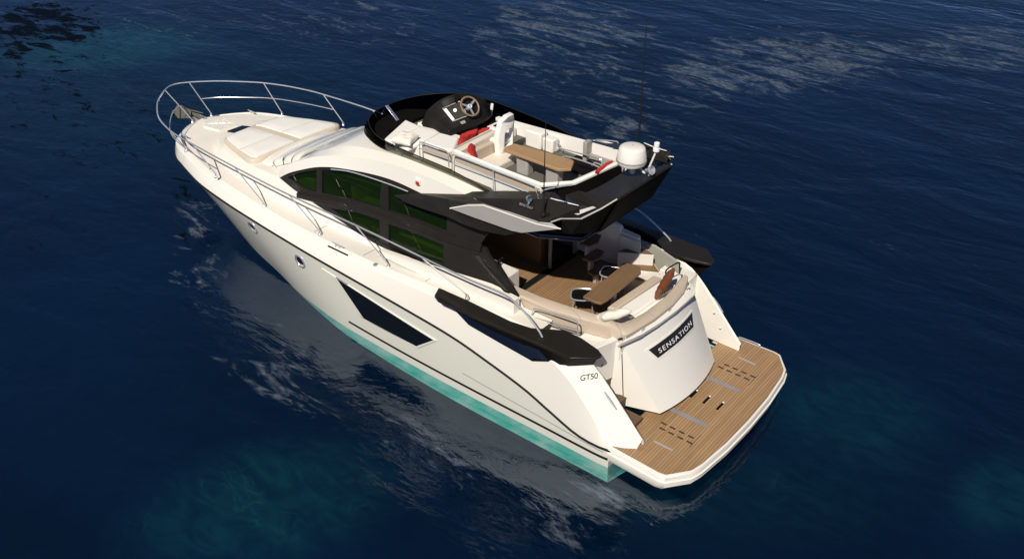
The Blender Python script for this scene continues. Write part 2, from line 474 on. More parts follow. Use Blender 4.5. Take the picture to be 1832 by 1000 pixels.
# centre x, y, half length, half width, turn, strength (metres on the water)
BLOBS_SHOAL = [(27.17, -4.09, 4.29, 3.22, -2.295, 1.00),
    (5.09, 6.08, 2.25, 1.61, -2.109, 0.55),
    (-1.18, -1.78, 1.85, 1.65, -2.023, 0.34),
    (-0.62, 1.11, 2.94, 1.33, -2.403, 0.20),
    (-3.78, -1.47, 1.31, 0.81, 1.475, 0.40),
    (21.35, -2.96, 8.25, 6.02, 3.096, 0.22)]
BLOBS_PAINTED_REFL = [(15.36, -15.73, 7.89, 5.75, 2.156, 0.90),
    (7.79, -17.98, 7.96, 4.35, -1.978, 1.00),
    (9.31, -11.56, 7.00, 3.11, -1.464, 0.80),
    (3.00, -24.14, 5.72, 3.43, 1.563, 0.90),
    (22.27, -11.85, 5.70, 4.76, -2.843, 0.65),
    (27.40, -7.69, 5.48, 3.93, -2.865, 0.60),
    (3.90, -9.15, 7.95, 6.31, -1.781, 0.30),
    (12.91, 1.87, 4.56, 0.87, 2.545, 0.82),  # from here on, painted hull reflection along the port side
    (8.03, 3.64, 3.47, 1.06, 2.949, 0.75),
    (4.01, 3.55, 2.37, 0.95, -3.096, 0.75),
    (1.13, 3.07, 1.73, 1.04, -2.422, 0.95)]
BLOBS_WEED = [(31.03, -3.85, 5.23, 3.43, 2.773, 1.00),
    (23.75, -0.40, 4.15, 2.15, 2.821, 0.60),
    (14.78, 0.90, 3.74, 0.80, 2.558, 0.50),
    (27.61, -1.86, 4.44, 2.90, -2.996, 0.70),
    (20.05, -0.63, 5.19, 3.60, 3.054, 0.50),
    (12.17, 4.56, 2.03, 0.86, 2.691, 0.45),
    (16.06, 4.11, 4.67, 1.88, 2.752, 0.42)]
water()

# ------------------------------------------------------------------ the yacht
Y = empty('motor_yacht', (0, 0, 0), 'white flybridge motor yacht with black wings lying still on dark blue water', 'yacht')

RUB = smooth_tab([(0.97,1.74,.44),(1.15,1.90,.40),(1.40,2.02,.37),(1.94,2.045,.39),(2.55,2.05,.60),(3.07,2.06,.80),(3.87,2.075,1.00),(4.7,2.085,1.16),(5.9,2.10,1.27),
    (7.05,2.10,1.34),(8.3,2.10,1.42),(9.2,2.095,1.49),(10.1,2.07,1.55),(11.2,1.995,1.60),(12.3,1.835,1.61),(13.1,1.625,1.615),(13.5,1.50,1.61),(13.85,1.385,1.60),(14.2,1.19,1.60),(14.55,.89,1.60),(14.83,.50,1.605),(14.95,.2,1.61),(15.0,0,1.61)], 260)
CHINE = smooth_tab([(1.35,1.99,-.34),(3,2.03,-.33),(5,2.06,-.32),(7,2.03,-.26),(8,1.97,-.2),(9.2,1.81,-.06),(10.2,1.64,.09),(11.2,1.49,.22),(12.0,1.31,.36),(12.6,1.12,.5),(13.1,.88,.66),(13.5,.62,.80),(13.85,.33,.93),(14.1,0,1.02)], 160)
KEEL = [(1.35,0,-.85),(9,0,-.9),(11,0,-.72),(12.5,0,-.3),(13.4,0,.3),(14.1,0,1.02)]
CREASE = smooth_tab([(.985,1.755,.47),(1.2,1.90,.47),(1.43,1.985,.50),(1.7,1.985,.82),(2.04,1.985,1.2),(2.4,1.985,1.49),(2.8,1.98,1.66),(3.4,1.98,1.72),(5,1.985,1.74),(7,1.985,1.68),(9,1.985,1.69),(10,1.965,1.74),(11,1.91,1.80),(12,1.78,1.835),(13,1.555,1.84),(13.5,1.42,1.84),(13.97,1.26,1.83),(14.3,1.05,1.83),(14.62,.68,1.83),(14.83,.34,1.83),(14.92,0,1.83)], 260)
TOP = smooth_tab([(.95,1.67,.60),(1.28,1.675,.95),(1.57,1.68,1.26),(1.95,1.69,1.63),(2.3,1.72,1.80),(3,1.78,1.87),(5,1.84,1.84),(7,1.87,1.755),(9,1.865,1.77),(10,1.84,1.815),(11,1.79,1.875),(12,1.665,1.905),(13,1.44,1.91),(13.5,1.30,1.905),(13.9,1.14,1.90),(14.2,.94,1.895),(14.5,.60,1.89),(14.68,.28,1.89),(14.74,0,1.89)], 260)

def station(tab, n, x0=None):
    a = tab[0][0] if x0 is None else x0; b = tab[-1][0]
    out = []
    for i in range(n):
        u = i / (n - 1); u = 1 - (1 - u) ** 1.6
        x = a + (b - a) * u; y, z = interp(tab, x)[:2]; out.append((x, max(0, y), z))
    return out

def hull_y(x, z):
    yr, zr = interp(RUB, x)[:2]; yc, zc = interp(CHINE, x)[:2]
    t = max(0.0, min(1.0, (z - zc) / (zr - zc)))
    return yc + (yr - yc) * t - 0.05 * max(0, (x - 10) / 4) * math.sin(math.pi * t) + 0.012 * math.sin(math.pi * t)

NS = 90
def hull_side(sgn):
    m = MB(); rub = station(RUB, NS, 1.35); ch = station(CHINE, NS, 1.35)
    rows = []
    for k in range(9):
        t = k / 8; r_ = []
        for a, b in zip(ch, rub):
            x = a[0] + (b[0] - a[0]) * t
            fl = -0.05 * max(0, (x - 10) / 4) * math.sin(math.pi * t) + 0.012 * math.sin(math.pi * t)
            y = a[1] + (b[1] - a[1]) * t
            if y > 0.05: y += fl
            r_.append((x, sgn * max(0, y), a[2] + (b[2] - a[2]) * t))
        rows.append(r_)
    m.grid(rows)
    return m, rows
hm, hrows = hull_side(1)
h2, hrows2 = hull_side(-1)
hm.add(h2.v, h2.f)
tp = [r_[0] for r_ in hrows]; ts = [r_[0] for r_ in hrows2]
hm.grid([tp, ts])                                         # stern plate
hm.build('hull', M['hull'], Y, angle=50)
bm_ = MB()
for s in (1, -1):
    ch = [(x, s * y, z) for x, y, z in station(CHINE, NS, 1.35)]; ke = station([(a, b, c) for a, b, c in KEEL], NS, 1.35)
    bm_.grid([ch, [((a[0]+b[0])/2, (a[1]+b[1])/2, a[2]*.4 + b[2]*.6) for a, b in zip(ch, ke)], ke])
bm_.slabn([(1.352, 1.985, -.345), (1.352, 0, -.85), (1.352, -1.985, -.345)], (.01, 0, 0))
bm_.build('hull_bottom', M['bottom'], Y, angle=50)

for s in (1, -1):
    # rub rail
    m = MB(); pts = [(x, s * (y + .006), z) for x, y, z in station(RUB, 120)]
    m.tube(pts, 0.023, 6); m.build('rub_rail', M['rubber'], Y)
    # stripe above the water
    m = MB(); a, b = [], []
    for i in range(70):
        x = 1.36 + (12.2 - 1.36) * i / 69
        z = interp([(1.3, .18, 0), (6, .19, 0), (9, .22, 0), (10.4, .29, 0), (11.3, .35, 0), (12.2, .46, 0)], x)[0]
        w = .028 * min(1, (12.25 - x) / 1.5)
        a.append((x, s * (hull_y(x, z - w) + .004), z - w)); b.append((x, s * (hull_y(x, z + w) + .004), z + w))
    m.grid([a, b]); m.build('waterline_stripe', M['rubber'], Y)
    # thin styling line along the quarter
    m = MB(); a, b = [], []
    for i in range(40):
        x = 1.45 + 3.0 * i / 39; z = .30 + .16 * i / 39; w = .012
        a.append((x, s * (hull_y(x, z - w) + .003), z - w)); b.append((x, s * (hull_y(x, z + w) + .003), z + w))
    m.grid([a, b]); m.build('styling_line', M['silver'], Y)
    # portholes
    for x, z in ((10.33, 1.30), (8.78, 1.11)):
        c = Vector((x, s * hull_y(x, z), z)); e = 0.05
        n = (Vector((x + e, s * hull_y(x + e, z), z)) - c).cross(Vector((x, s * hull_y(x, z + e), z + e)) - c); n = n * (1 if n.y * s > 0 else -1); n.normalize()
        m = MB(); m.lathe([(.165, -.02), (.165, .014), (.150, .024), (.120, .024), (.108, .010), (.106, -.02)], c, 36, n)
        p = m.build('porthole', M['steel'], Y, angle=40)
        m = MB(); m.lathe([(.107, -.01), (.107, .012), (.001, .014)], c, 36, n); m.build('porthole_glass', M['port_glass'], p)
    # big hull window with a raised surround
    win = [(7.654, 2.100, 1.192), (6.989, 2.100, 0.530), (5.571, 2.100, 0.541), (5.112, 2.100, 0.893)]
    cx = sum(p[0] for p in win) / 4; cz = sum(p[2] for p in win) / 4
    def onhull(poly, off, k=10):
        out = []
        for i, p in enumerate(poly):
            q = poly[(i + 1) % len(poly)]
            for j in range(k):
                x = p[0] + (q[0] - p[0]) * j / k; z = p[2] + (q[2] - p[2]) * j / k
                out.append((x, s * (hull_y(x, z) + off), z))
        return out
    m = MB(); big = [(cx + (p[0] - cx) * 1.08 + .03, 0, cz + (p[2] - cz) * 1.14) for p in win]
    big[0] = (win[0][0] + .42, 0, win[0][2] + .05)
    big[1] = (win[1][0] + .10, 0, win[1][2] - .07)
    m.plate(onhull(big, .020), [onhull(win, .020)], (0, -s * .03, 0)); f = m.build('hull_window', M['hull'], Y)
    m = MB(); ins = [(cx + (p[0] - cx) * 1.012, 0, cz + (p[2] - cz) * 1.02) for p in win]
    m.slab(onhull(ins, .017), (0, -s * .05, 0)); g = m.build('window_glass', M['black_glass'], f)

# topsides above the rub rail and the flat tails
def topside(s):
    a = station(RUB, 130); b = station(CREASE, 130); c = station(TOP, 130)
    mid = [((p[0]+q[0])/2, (p[1]+q[1])/2 + .012, (p[2]+q[2])/2) for p, q in zip(a, b)]
    sh = [((p[0]*.6+q[0]*.4), (p[1]*.6+q[1]*.4), p[2]*.45+q[2]*.55) if p[0] > 3.4 else ((p[0]+q[0])/2, (p[1]+q[1])/2, (p[2]+q[2])/2) for p, q in zip(b, c)]
    rows = [a, mid, b, sh, c]
    return [[(x, s*y, z) for x, y, z in r_] for r_ in rows]
for s in (1, -1):
    m = MB(); m.grid(topside(s))
    # inner face of the tail, from the top edge down to the platform
    t = [(x, s*y, z) for x, y, z in station(TOP, 130) if x < 3.2]
    inner = [(p[0], s * (abs(p[1]) - .05), max(.44, min(p[2], .46))) for p in t]
    m.grid([t, [(p[0], s * (abs(p[1]) - .035), p[2] - .03 if p[2] > .5 else p[2]) for p in t], inner])
    # closing face under the tail tip
    rb = [(x, s*y, z) for x, y, z in station(RUB, 130) if x < 1.5]
    m.grid([rb, [(p[0], s * 1.6, .42) for p in rb]])
    m.build('topside', M['white'], Y, angle=14)

# foredeck, side decks and the raised trunk under the sun pad
def deck_base(x, y):
    ty, tz = interp(TOP, x)[:2]
    return tz - .012 + .045 * max(0.0, min(1.0, (x - 10.5) / 2.5)) * (1 - (y / max(ty, .05)) ** 2)
TRUNK = [(9.0, 1.42, .50), (10.2, 1.42, .42), (10.9, 1.40, .36), (11.8, 1.28, .27), (12.5, 1.09, .20), (12.9, .92, .13), (13.15, .74, .105), (13.32, .48, .095), (13.40, 0.0, .09)]
def deck_z(x, y):
    z = deck_base(x, y)
    if x < 13.4:
        w, h = interp(TRUNK, x)
        ramp_ = .20
        t = max(0.0, min(1.0, (w + .10 - abs(y)) / ramp_)); t = t * t * (3 - 2 * t)
        if x > 12.9: t *= max(0, min(1, (13.42 - x) / .12)) if abs(y) > .45 else max(0, min(1, (13.40 - x) / .15))
        z += h * t + .03 * t * (1 - (y / 1.45) ** 2)
    return z
rows = []
for i in range(110):
    x = 10.05 + (14.735 - 10.05) * i / 109
    ty = interp(TOP, x)[0]
    rows.append([(x, ty * k / 44, deck_z(x, ty * k / 44)) for k in range(-44, 45)])
m = MB(); m.grid(rows); m.build('foredeck', M['nonskid'], Y, angle=60)
for s in (1, -1):
    rows = []
    for i in range(60):
        x = 3.0 + 7.06 * i / 59; ty, tz = interp(TOP, x)[:2]
        yi = 1.40
        rows.append([(x, s * (yi + (ty - yi) * k / 6), tz - .012 + (0 if k else .02)) for k in range(7)] )
    m = MB(); m.grid(rows); m.build('side_deck', M['nonskid'], Y, angle=60)
    # fine joints across the side deck
    for x in (8.55, 7.15, 5.55):
        ty, tz = interp(TOP, x)[:2]; m = MB()
        m.slabn([(x - .006, s*1.48, tz - .006), (x + .006, s*1.48, tz - .006), (x + .006, s*(ty - .06), tz - .006), (x - .006, s*(ty - .06), tz - .006)], .01); m.build('deck_joint', M['greyvinyl'], Y)
    # cabin side between the side deck and the glass
    lo = [(10.22, 1.50, 1.80), (9.5, 1.50, 1.76), (8.9, 1.48, 1.74), (7.8, 1.46, 1.74), (6.8, 1.45, 1.76), (5.5, 1.44, 1.82), (4.3, 1.44, 1.85), (3.55, 1.44, 1.87)]
    hi = [(10.252, 1.340, 2.301), (9.447, 1.400, 2.160), (8.565, 1.410, 2.018), (8.010, 1.410, 1.923), (6.939, 1.410, 1.791), (5.434, 1.410, 1.944), (4.312, 1.410, 2.065), (3.692, 1.410, 2.036)]
    a = [(p[0], s * p[1], p[2]) for p in spline(lo, 40)]; b = [(p[0], s * p[1], p[2]) for p in spline(hi, 40)]
    c = [(p[0], s * (abs(p[1]) - .12), p[2] - .01) for p in b]
    m = MB(); m.grid([a, [((p[0]+q[0])/2, (p[1]+q[1])/2 + s*.012, (p[2]+q[2])/2) for p, q in zip(a, b)], b, c]); m.build('cabin_side', M['white'], Y, angle=40)

# sun pad
pad = [(12.80, .0), (12.80, .50), (12.76, .74), (12.5, .90), (11.8, 1.11), (11.3, 1.24), (11.12, 1.23), (11.02, 1.05), (11.0, .5), (11.0, 0)]
outline = [(p[0], p[1]) for p in spline([(x, y, 0) for x, y in pad], 34)]
outline = outline + [(x, -y) for x, y in outline[::-1]][1:-1]
def on_trunk(poly, h): return [(x, y, deck_z(min(x, 12.86), y * .92) + h) for x, y in poly]
def draped(name, poly, h, t, material, parent, n=10, puff=0.02):
    """cushion that follows the trunk: rings from the outline to its middle"""
    cx = sum(p[0] for p in poly) / len(poly); cy = sum(p[1] for p in poly) / len(poly); m = MB(); rings = []
    prof = [(1.0, -t), (1.0, -.02), (.985, .0)] + [(1 - k / n, puff * min(1, k / 3)) for k in range(1, n)] + [(.001, puff)]
    for f_, dz in prof:
        rings.append([(cx + (x - cx) * f_, cy + (y - cy) * f_, deck_z(min(cx + (x - cx) * f_, 12.86), (cy + (y - cy) * f_) * .92) + h + dz) for x, y in poly])
    rings = [r_ + [r_[0]] for r_ in rings]
    m.grid(rings); return m.build(name, material, parent, angle=60)
sp = draped('sun_pad', outline, .105, .16, M['padborder'], Y, 10, .002)
for (x0, x1) in ((11.10, 11.74), (11.77, 12.72)):
    for s in (1, -1):
        poly = [(x0 + (x1 - x0) * k / 6, .10) for k in range(7)]
        side = [x1 - (x1 - x0) * k / 8 for k in range(9)]
        for x in side:
            w = interp([(11.0, 1.06, 0), (11.25, 1.15, 0), (11.8, 1.04, 0), (12.5, .84, 0), (12.72, .72, 0)], x)[0]
            poly.append((x, w))
        poly = [(x, s * y) for x, y in poly]
        draped('pad_panel', poly, .128, .03, M['vinyl'], sp, 8, .022)
# deck hatch, locker lid, foredeck seams
m = MB(); m.slabn([(13.259, 0.334, 2.100), (13.253, -0.087, 2.100), (12.993, -0.205, 2.100), (12.985, 0.272, 2.100)], .08)
hb = m.build('deck_hatch', M['black_glass'], Y, bevel=.01)
m = MB()
lk = [(13.66, -.24), (13.70, .26), (14.2, .33), (14.45, .12), (14.45, -.12), (14.1, -.30)]
lz = max(deck_z(13.66 + .04 * i, 0) for i in range(20)) + .032
lp = [(x, y, lz) for x, y in lk]
m.slabn(lp, .06); m.build('locker_lid', M['white'], Y, bevel=.006)

# ------------------------------------------------------------------ cabin: roof shell, windscreen, side glazing
rA = [(10.22,1.36,2.17),(9.8,1.35,2.45),(9.35,1.34,2.67),(8.73,1.33,2.92),(7.98,1.32,3.10),(6.92,1.30,3.24),(6.07,1.30,3.22),(5.41,1.30,3.15),(4.4,1.30,3.02)]
rB = [(10.26,1.29,2.25),(9.85,1.27,2.60),(9.4,1.26,2.84),(8.85,1.25,3.08),(8.0,1.25,3.33),(6.9,1.25,3.52),(6.0,1.25,3.56),(5.2,1.25,3.52),(4.3,1.25,3.42)]
rC = [(10.24,1.20,2.27),(9.75,1.10,2.66),(9.3,1.06,2.93),(8.7,1.04,3.22),(8.0,1.03,3.46),(6.9,1.03,3.60),(6.0,1.03,3.62),(5.2,1.03,3.58),(4.3,1.03,3.48)]
rD = [(9.62,1.0,2.71),(9.45,.95,2.84),(9.1,.9,3.04),(8.6,.87,3.30),(8.0,.86,3.51),(6.9,.86,3.60),(6.0,.86,3.60),(5.2,.86,3.56),(4.3,.86,3.46)]
rE = [(9.47,.5,2.93),(9.3,.5,3.02),(8.95,.5,3.18),(8.5,.5,3.40),(8.0,.5,3.55),(6.9,.5,3.60),(6.0,.5,3.60),(5.2,.5,3.56),(4.3,.5,3.46)]
rF = [(9.42,0,2.97),(9.25,0,3.06),(8.9,0,3.22),(8.45,0,3.43),(8.0,0,3.57),(6.9,0,3.60),(6.0,0,3.60),(5.2,0,3.56),(4.3,0,3.46)]
cut = lambda r_: spline(r_, 50)
arch = [cut(r_) for r_ in (rA, rB, rC)]
roof = [cut(r_) for r_ in (rC, rD, rE, rF)]
for s in (1, -1):
    m = MB()
    a2 = [[(p[0], s*p[1], p[2]) for p in r_] for r_ in arch]
    m.grid(a2)
    # inner return, so the arch has depth
    ret = [(p[0]-.02, s*(p[1]-.10), p[2]-.06) for p in arch[0]]
    m.grid([a2[0], ret])
    o = m.build('roof_arch', M['white'], Y, angle=32)
m = MB()
full = [[(p[0], p[1], p[2]) for p in r_] for r_ in roof] + [[(p[0], -p[1], p[2]) for p in r_] for r_ in roof[::-1][1:]]
# the front 1.2 m of the first row belongs to the pillar: start the shell on rD
m.grid(full)
lip = [r_[0] for r_ in full]
m.grid([[p for p in lip], [(p[0]-.06, p[1]*.98, p[2]-.09) for p in lip]])
m.build('cabin_roof', M['white'], Y, angle=40)

# windscreen: dark glass under white eyebrow blades
ws0 = [(10.62, 1.02, 2.24), (10.74, .95, 2.27), (10.78, .5, 2.33), (10.80, 0, 2.34), (10.78, -.5, 2.33), (10.74, -.95, 2.27), (10.62, -1.02, 2.24)]
ws1 = [(9.66, 1.02, 2.62), (9.60, .85, 2.76), (9.44, .5, 2.84), (9.40, 0, 2.87), (9.44, -.5, 2.84), (9.60, -.85, 2.76), (9.66, -1.02, 2.62)]
a, b = spline(ws0, 30), spline(ws1, 30)
m = MB(); m.grid([a, [p.lerp(q, .5) + Vector((0, 0, .03)) for p, q in zip(a, b)], b]); m.build('windscreen', M['black_glass'], Y)
def blade(f0, f1, lift, trim):
    m = MB(); i0, i1 = trim; rows = []
    for f_, l_ in ((f0, 0.0), (f0, lift), ((f0+f1)/2, lift + .035), (f1, lift + .01), (f1, 0.0)):
        rows.append([p.lerp(q, f_) + Vector((0, 0, l_ + .03 * math.sin(math.pi * f_))) for p, q in zip(a[i0:i1], b[i0:i1])])
    m.grid(rows)
    for e in (0, -1): m.add([r_[e] for r_ in rows], [(0, 1, 2, 3, 4)])
    return m
for f0, f1, l_, tr in ((.03, .30, .05, (0, 30)), (.335, .60, .045, (0, 30)), (.625, .86, .04, (0, 30))):
    blade(f0, f1, l_, tr).build('windscreen_cover', M['white'], Y, angle=40)
# moulded cowl ahead of the windscreen, and its corner bosses
cw = [(10.98, 1.26, 2.12), (11.0, 1.0, 2.27), (10.98, .5, 2.37), (10.97, 0, 2.40), (10.98, -.5, 2.37), (11.0, -1.0, 2.27), (10.98, -1.26, 2.12)]
c = spline(cw, 30)
m = MB(); m.grid([[p + Vector((.04, 0, -.10)) for p in c], [p + Vector((.02, 0, -.01)) for p in c], [p.lerp(q, .5) + Vector((0, 0, .025)) for p, q in zip(c, a)], [q + Vector((.03, 0, .03)) for q in a], [q + Vector((-.01, 0, -.03)) for q in a]])
m.build('windscreen_cowl', M['white'], Y, angle=40)
for s in (1, -1):
    m = MB(); pl = spline([(10.72, s*1.00, 2.20), (10.3, s*1.02, 2.38), (9.9, s*1.0, 2.56), (9.64, s*1.03, 2.68)], 16)
    pr_ = spline([(10.76, s*1.42, 1.98), (10.3, s*1.37, 2.10), (9.95, s*1.30, 2.38), (9.72, s*1.24, 2.62)], 16)
    m.grid([[p + Vector((0, -s*.12, -.03)) for p in pl], pl, [p.lerp(q, .5) + Vector((0, 0, .02)) for p, q in zip(pl, pr_)], pr_]); m.build('windscreen_pillar', M['white'], Y, angle=40)

# side glazing: black frame with real openings, green panes behind it
outer = [(10.029, 1.375, 2.301), (9.406, 1.360, 2.631), (8.791, 1.345, 2.891), (7.947, 1.330, 3.107), (6.906, 1.310, 3.231), (6.063, 1.310, 3.209), (5.396, 1.310, 3.143), (4.464, 1.330, 2.985), (4.646, 1.360, 2.680), (4.494, 1.360, 2.692), (4.404, 1.380, 2.591), (3.721, 1.420, 2.052),
         (4.303, 1.420, 2.085), (5.425, 1.420, 1.941), (6.929, 1.420, 1.787), (7.406, 1.420, 1.759), (8.000, 1.420, 1.918), (8.567, 1.410, 2.004), (9.108, 1.410, 2.074), (9.450, 1.400, 2.147)]
panes = [[(9.770, 1.370, 2.386), (9.377, 1.360, 2.603), (8.829, 1.350, 2.828), (8.891, 1.370, 2.328), (9.244, 1.375, 2.304)],
         [(8.662, 1.345, 2.883), (7.955, 1.330, 3.052), (7.425, 1.320, 3.108), (7.030, 1.315, 3.115), (7.102, 1.345, 2.577), (7.920, 1.360, 2.507), (8.718, 1.370, 2.372)],
         [(6.836, 1.320, 3.110), (6.273, 1.315, 3.121), (5.410, 1.315, 3.042), (5.396, 1.350, 2.693), (6.205, 1.350, 2.671), (6.861, 1.345, 2.612)],
         [(8.476, 1.400, 2.131), (7.687, 1.385, 2.294), (7.097, 1.375, 2.337), (7.107, 1.410, 1.913), (7.557, 1.410, 1.886), (8.012, 1.410, 2.021)],
         [(6.859, 1.375, 2.337), (6.204, 1.375, 2.381), (5.474, 1.370, 2.389), (5.457, 1.410, 2.030), (6.199, 1.415, 1.950), (6.862, 1.415, 1.908)]]
for s in (1, -1):
    O = [(p[0], s*p[1], p[2]) for p in outer]
    Hs = [[(p[0], s*p[1], p[2]) for p in q] for q in panes]
    m = MB(); m.plate(O, Hs, (0, -s*.05, 0)); f = m.build('window_frame', M['charcoal'], Y, smooth=False)
    # raised bar between the two rows of panes
    bar = [(9.453, 1.405, 2.097), (8.734, 1.395, 2.204), (7.678, 1.380, 2.404), (6.928, 1.365, 2.486), (6.061, 1.365, 2.532), (5.310, 1.365, 2.550), (4.558, 1.375, 2.653)]
    br = spline([(p[0], s*(p[1] + .012), p[2]) for p in bar], 30)
    m = MB(); m.grid([[p + Vector((0, -s*.03, .085)) for p in br], [p + Vector((0, s*.02, .055)) for p in br], [p + Vector((0, s*.03, -.03)) for p in br], [p + Vector((0, -s*.02, -.085)) for p in br]])
    m.build('window_bar', M['charcoal'], f, angle=30)
    for q in Hs:
        cx = sum(p[0] for p in q)/len(q); cz = sum(p[2] for p in q)/len(q)
        m = MB(); m.slab([(cx + (p[0]-cx)*1.01, p[1] - s*.03, cz + (p[2]-cz)*1.02) for p in q], (0, -s*.006, 0)); m.build('salon_window', M['green_glass'], Y, smooth=False)
    # steel drip rail along the top of the glass
    m = MB(); m.tube([(p[0], s*(p[1] + .03), p[2]) for p in spline([(8.360, 1.340, 2.996), (7.792, 1.330, 3.113), (6.908, 1.315, 3.165), (6.310, 1.315, 3.176)], 14)], .012, 6); m.build('drip_rail', M['steel'], Y)
# slanted pillar facing aft on the port and starboard quarter
for s in (1, -1):
    P1 = [(4.701, 1.420, 2.497), (4.473, 1.300, 2.527), (3.777, 1.320, 1.977), (3.949, 1.470, 2.107)]
    m = MB(); m.slabn([(p[0], s*p[1], p[2]) for p in P1], (.05, 0, -.04)); m.build('quarter_pillar', M['charcoal'], Y, bevel=.008)
# port navigation light
nv = Vector((6.101, 1.270, 3.402))
m = MB(); m.box((nv.x-.06, nv.y-.06, nv.z-.05), (nv.x+.07, nv.y+.035, nv.z+.06)); o = m.build('navigation_light', M['white'], Y, bevel=.015)
m = MB(); m.box((nv.x-.045, nv.y+.02, nv.z-.045), (nv.x+.035, nv.y+.055, nv.z+.025)); m.build('lens', M['navred'], o, bevel=.015)

# ------------------------------------------------------------------ salon seen through the glass and the open door
m = MB(); m.slabn([(4.4, 1.38, 1.50), (4.4, -1.38, 1.50), (9.6, -1.30, 1.50), (9.6, 1.30, 1.50)], .05); m.build('salon_floor', M['weave'], Y)
m = MB(); m.slabn([(4.3, 1.2, 3.20), (9.0, 1.2, 2.80), (9.0, -1.2, 2.80), (4.3, -1.2, 3.20)], .02); m.build('salon_ceiling', M['sand'], Y)
m = MB(); m.box((4.75, 1.12, 1.5), (9.3, 1.33, 2.02)); m.build('window_ledge', M['joinery'], Y, bevel=.02)
for s in (1, -1):
    led = [(p[0], s*1.27, p[2]) for p in ((9.397, 1.270, 2.150), (8.860, 1.270, 2.212), (8.039, 1.270, 2.359), (7.194, 1.270, 2.450), (6.294, 1.270, 2.536), (5.476, 1.270, 2.561))]
    m = MB(); m.slab(led + [(p[0], s*1.17, p[2]) for p in led[::-1]], .07); m.build('window_sill', M['vinyl'], Y)
m = MB(); m.box((5.3, .45, 1.5), (6.9, 1.1, 1.95)); m.box((5.3, .95, 1.95), (6.9, 1.12, 2.30)); m.build('salon_sofa', M['vinyl'], Y, bevel=.05, seg=3)
m = MB(); m.box((7.2, -1.25, 1.5), (9.2, -.55, 2.42)); m.build('galley_cabinet', M['sand'], Y, bevel=.015)
m = MB(); m.box((5.9, -.35, 2.16), (6.7, .4, 2.20)); m.box((6.25, -.05, 1.5), (6.35, .05, 2.16)); m.build('salon_table', M['sand'], Y, bevel=.01)
m = MB(); m.box((8.0, .1, 1.5), (8.5, .8, 2.05)); m.box((8.42, .1, 2.05), (8.55, .8, 2.75)); m.build('salon_helm_seat', M['sand'], Y, bevel=.05, seg=3)
m = MB(); m.box((9.15, -.2, 1.5), (9.75, 1.2, 2.45)); m.build('salon_dashboard', M['sand'], Y, bevel=.03)
m = MB(); m.box((4.62, -1.30, 1.5), (6.6, -.36, 2.72)); m.build('wood_cabinet', M['joinery'], Y, bevel=.008)
m = MB(); m.box((4.605, -.62, 2.36), (4.63, -.40, 2.46)); m.build('switch_panel', M['white'], Y, bevel=.006)
m = MB(); m.box((4.30, .66, 1.5), (5.02, 1.28, 2.0)); u = m.build('white_counter', M['white'], Y, bevel=.02)
m = MB(); m.tube([(4.62, .86, 2.0), (4.62, .86, 2.16), (4.62, .74, 2.17)], .016, 6); m.build('tap', M['rubber'], u)
# sliding door and the aft bulkhead
m = MB(); m.box((4.37, -1.06, 1.52), (4.395, -.35, 3.15)); d = m.build('sliding_door', M['black_glass'], Y)
m = MB(); m.box((4.35, -.37, 1.50), (4.41, -.33, 3.15)); m.build('door_post', M['silver'], d, bevel=.005)
m = MB(); m.box((4.35, -1.10, 1.50), (4.41, -1.06, 3.15)); m.build('door_post', M['silver'], d, bevel=.005)
m = MB(); m.box((4.36, -1.42, 1.50), (4.42, -1.10, 3.15)); m.build('aft_bulkhead', M['white'], Y, bevel=.01)
m = MB(); m.box((4.28, -1.06, 1.503), (4.42, 1.28, 1.515)); m.build('door_track', M['rubber'], Y)

# ------------------------------------------------------------------ flybridge floor and overhang
m = MB(); m.slabn([(8.1, .55, 3.625), (7.5, .95, 3.625), (2.95, 1.05, 3.625), (2.95, -1.15, 3.625), (7.5, -1.1, 3.625), (8.1, -.6, 3.625)], .01)
m = MB(); m.slabn([(7.95, .50, 3.63), (7.40, .86, 3.63), (6.2, .94, 3.635), (4.5, .98, 3.63), (2.95, 1.0, 3.60), (2.95, -1.12, 3.60), (6.2, -1.10, 3.635), (7.4, -.95, 3.63), (7.95, -.50, 3.63)], .12); m.build('fly_floor', M['olive'], Y)
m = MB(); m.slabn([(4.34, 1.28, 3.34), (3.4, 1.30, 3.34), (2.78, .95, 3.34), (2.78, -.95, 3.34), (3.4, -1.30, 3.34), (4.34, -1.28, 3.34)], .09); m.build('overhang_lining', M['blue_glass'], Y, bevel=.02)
# ------------------------------------------------------------------ black wings that carry the flybridge aft
tip = (6.602, 1.430, 3.043)
inn = [tip, (6.097, 1.360, 3.218), (5.679, 1.280, 3.316), (5.094, 1.140, 3.488), (4.298, 1.080, 3.737), (3.589, 1.050, 3.943), (3.288, 1.050, 4.025), (2.971, 0.860, 4.082)]
fac = [(6.361, 1.460, 3.030), (5.791, 1.450, 3.233), (5.272, 1.430, 3.407), (4.686, 1.400, 3.598), (3.840, 1.380, 3.863), (3.169, 1.340, 4.063), (2.872, 1.320, 4.094)]
lgo = [(2.615, 1.340, 4.092), (3.133, 1.590, 3.747), (4.318, 1.570, 3.665)]
blr = [(5.007, 1.650, 3.404), (4.588, 1.650, 3.600), (4.260, 1.650, 3.710), (3.712, 1.650, 3.731), (3.174, 1.650, 3.748), (2.713, 1.650, 3.828)]
bli = [(5.063, 1.590, 3.377), (4.642, 1.590, 3.584), (4.300, 1.590, 3.702), (3.738, 1.590, 3.732), (3.199, 1.590, 3.754), (2.950, 1.590, 3.826)]
bll = [(5.004, 1.640, 3.391), (4.457, 1.640, 3.409), (3.977, 1.640, 3.431), (3.686, 1.640, 3.442), (3.480, 1.640, 3.480)]
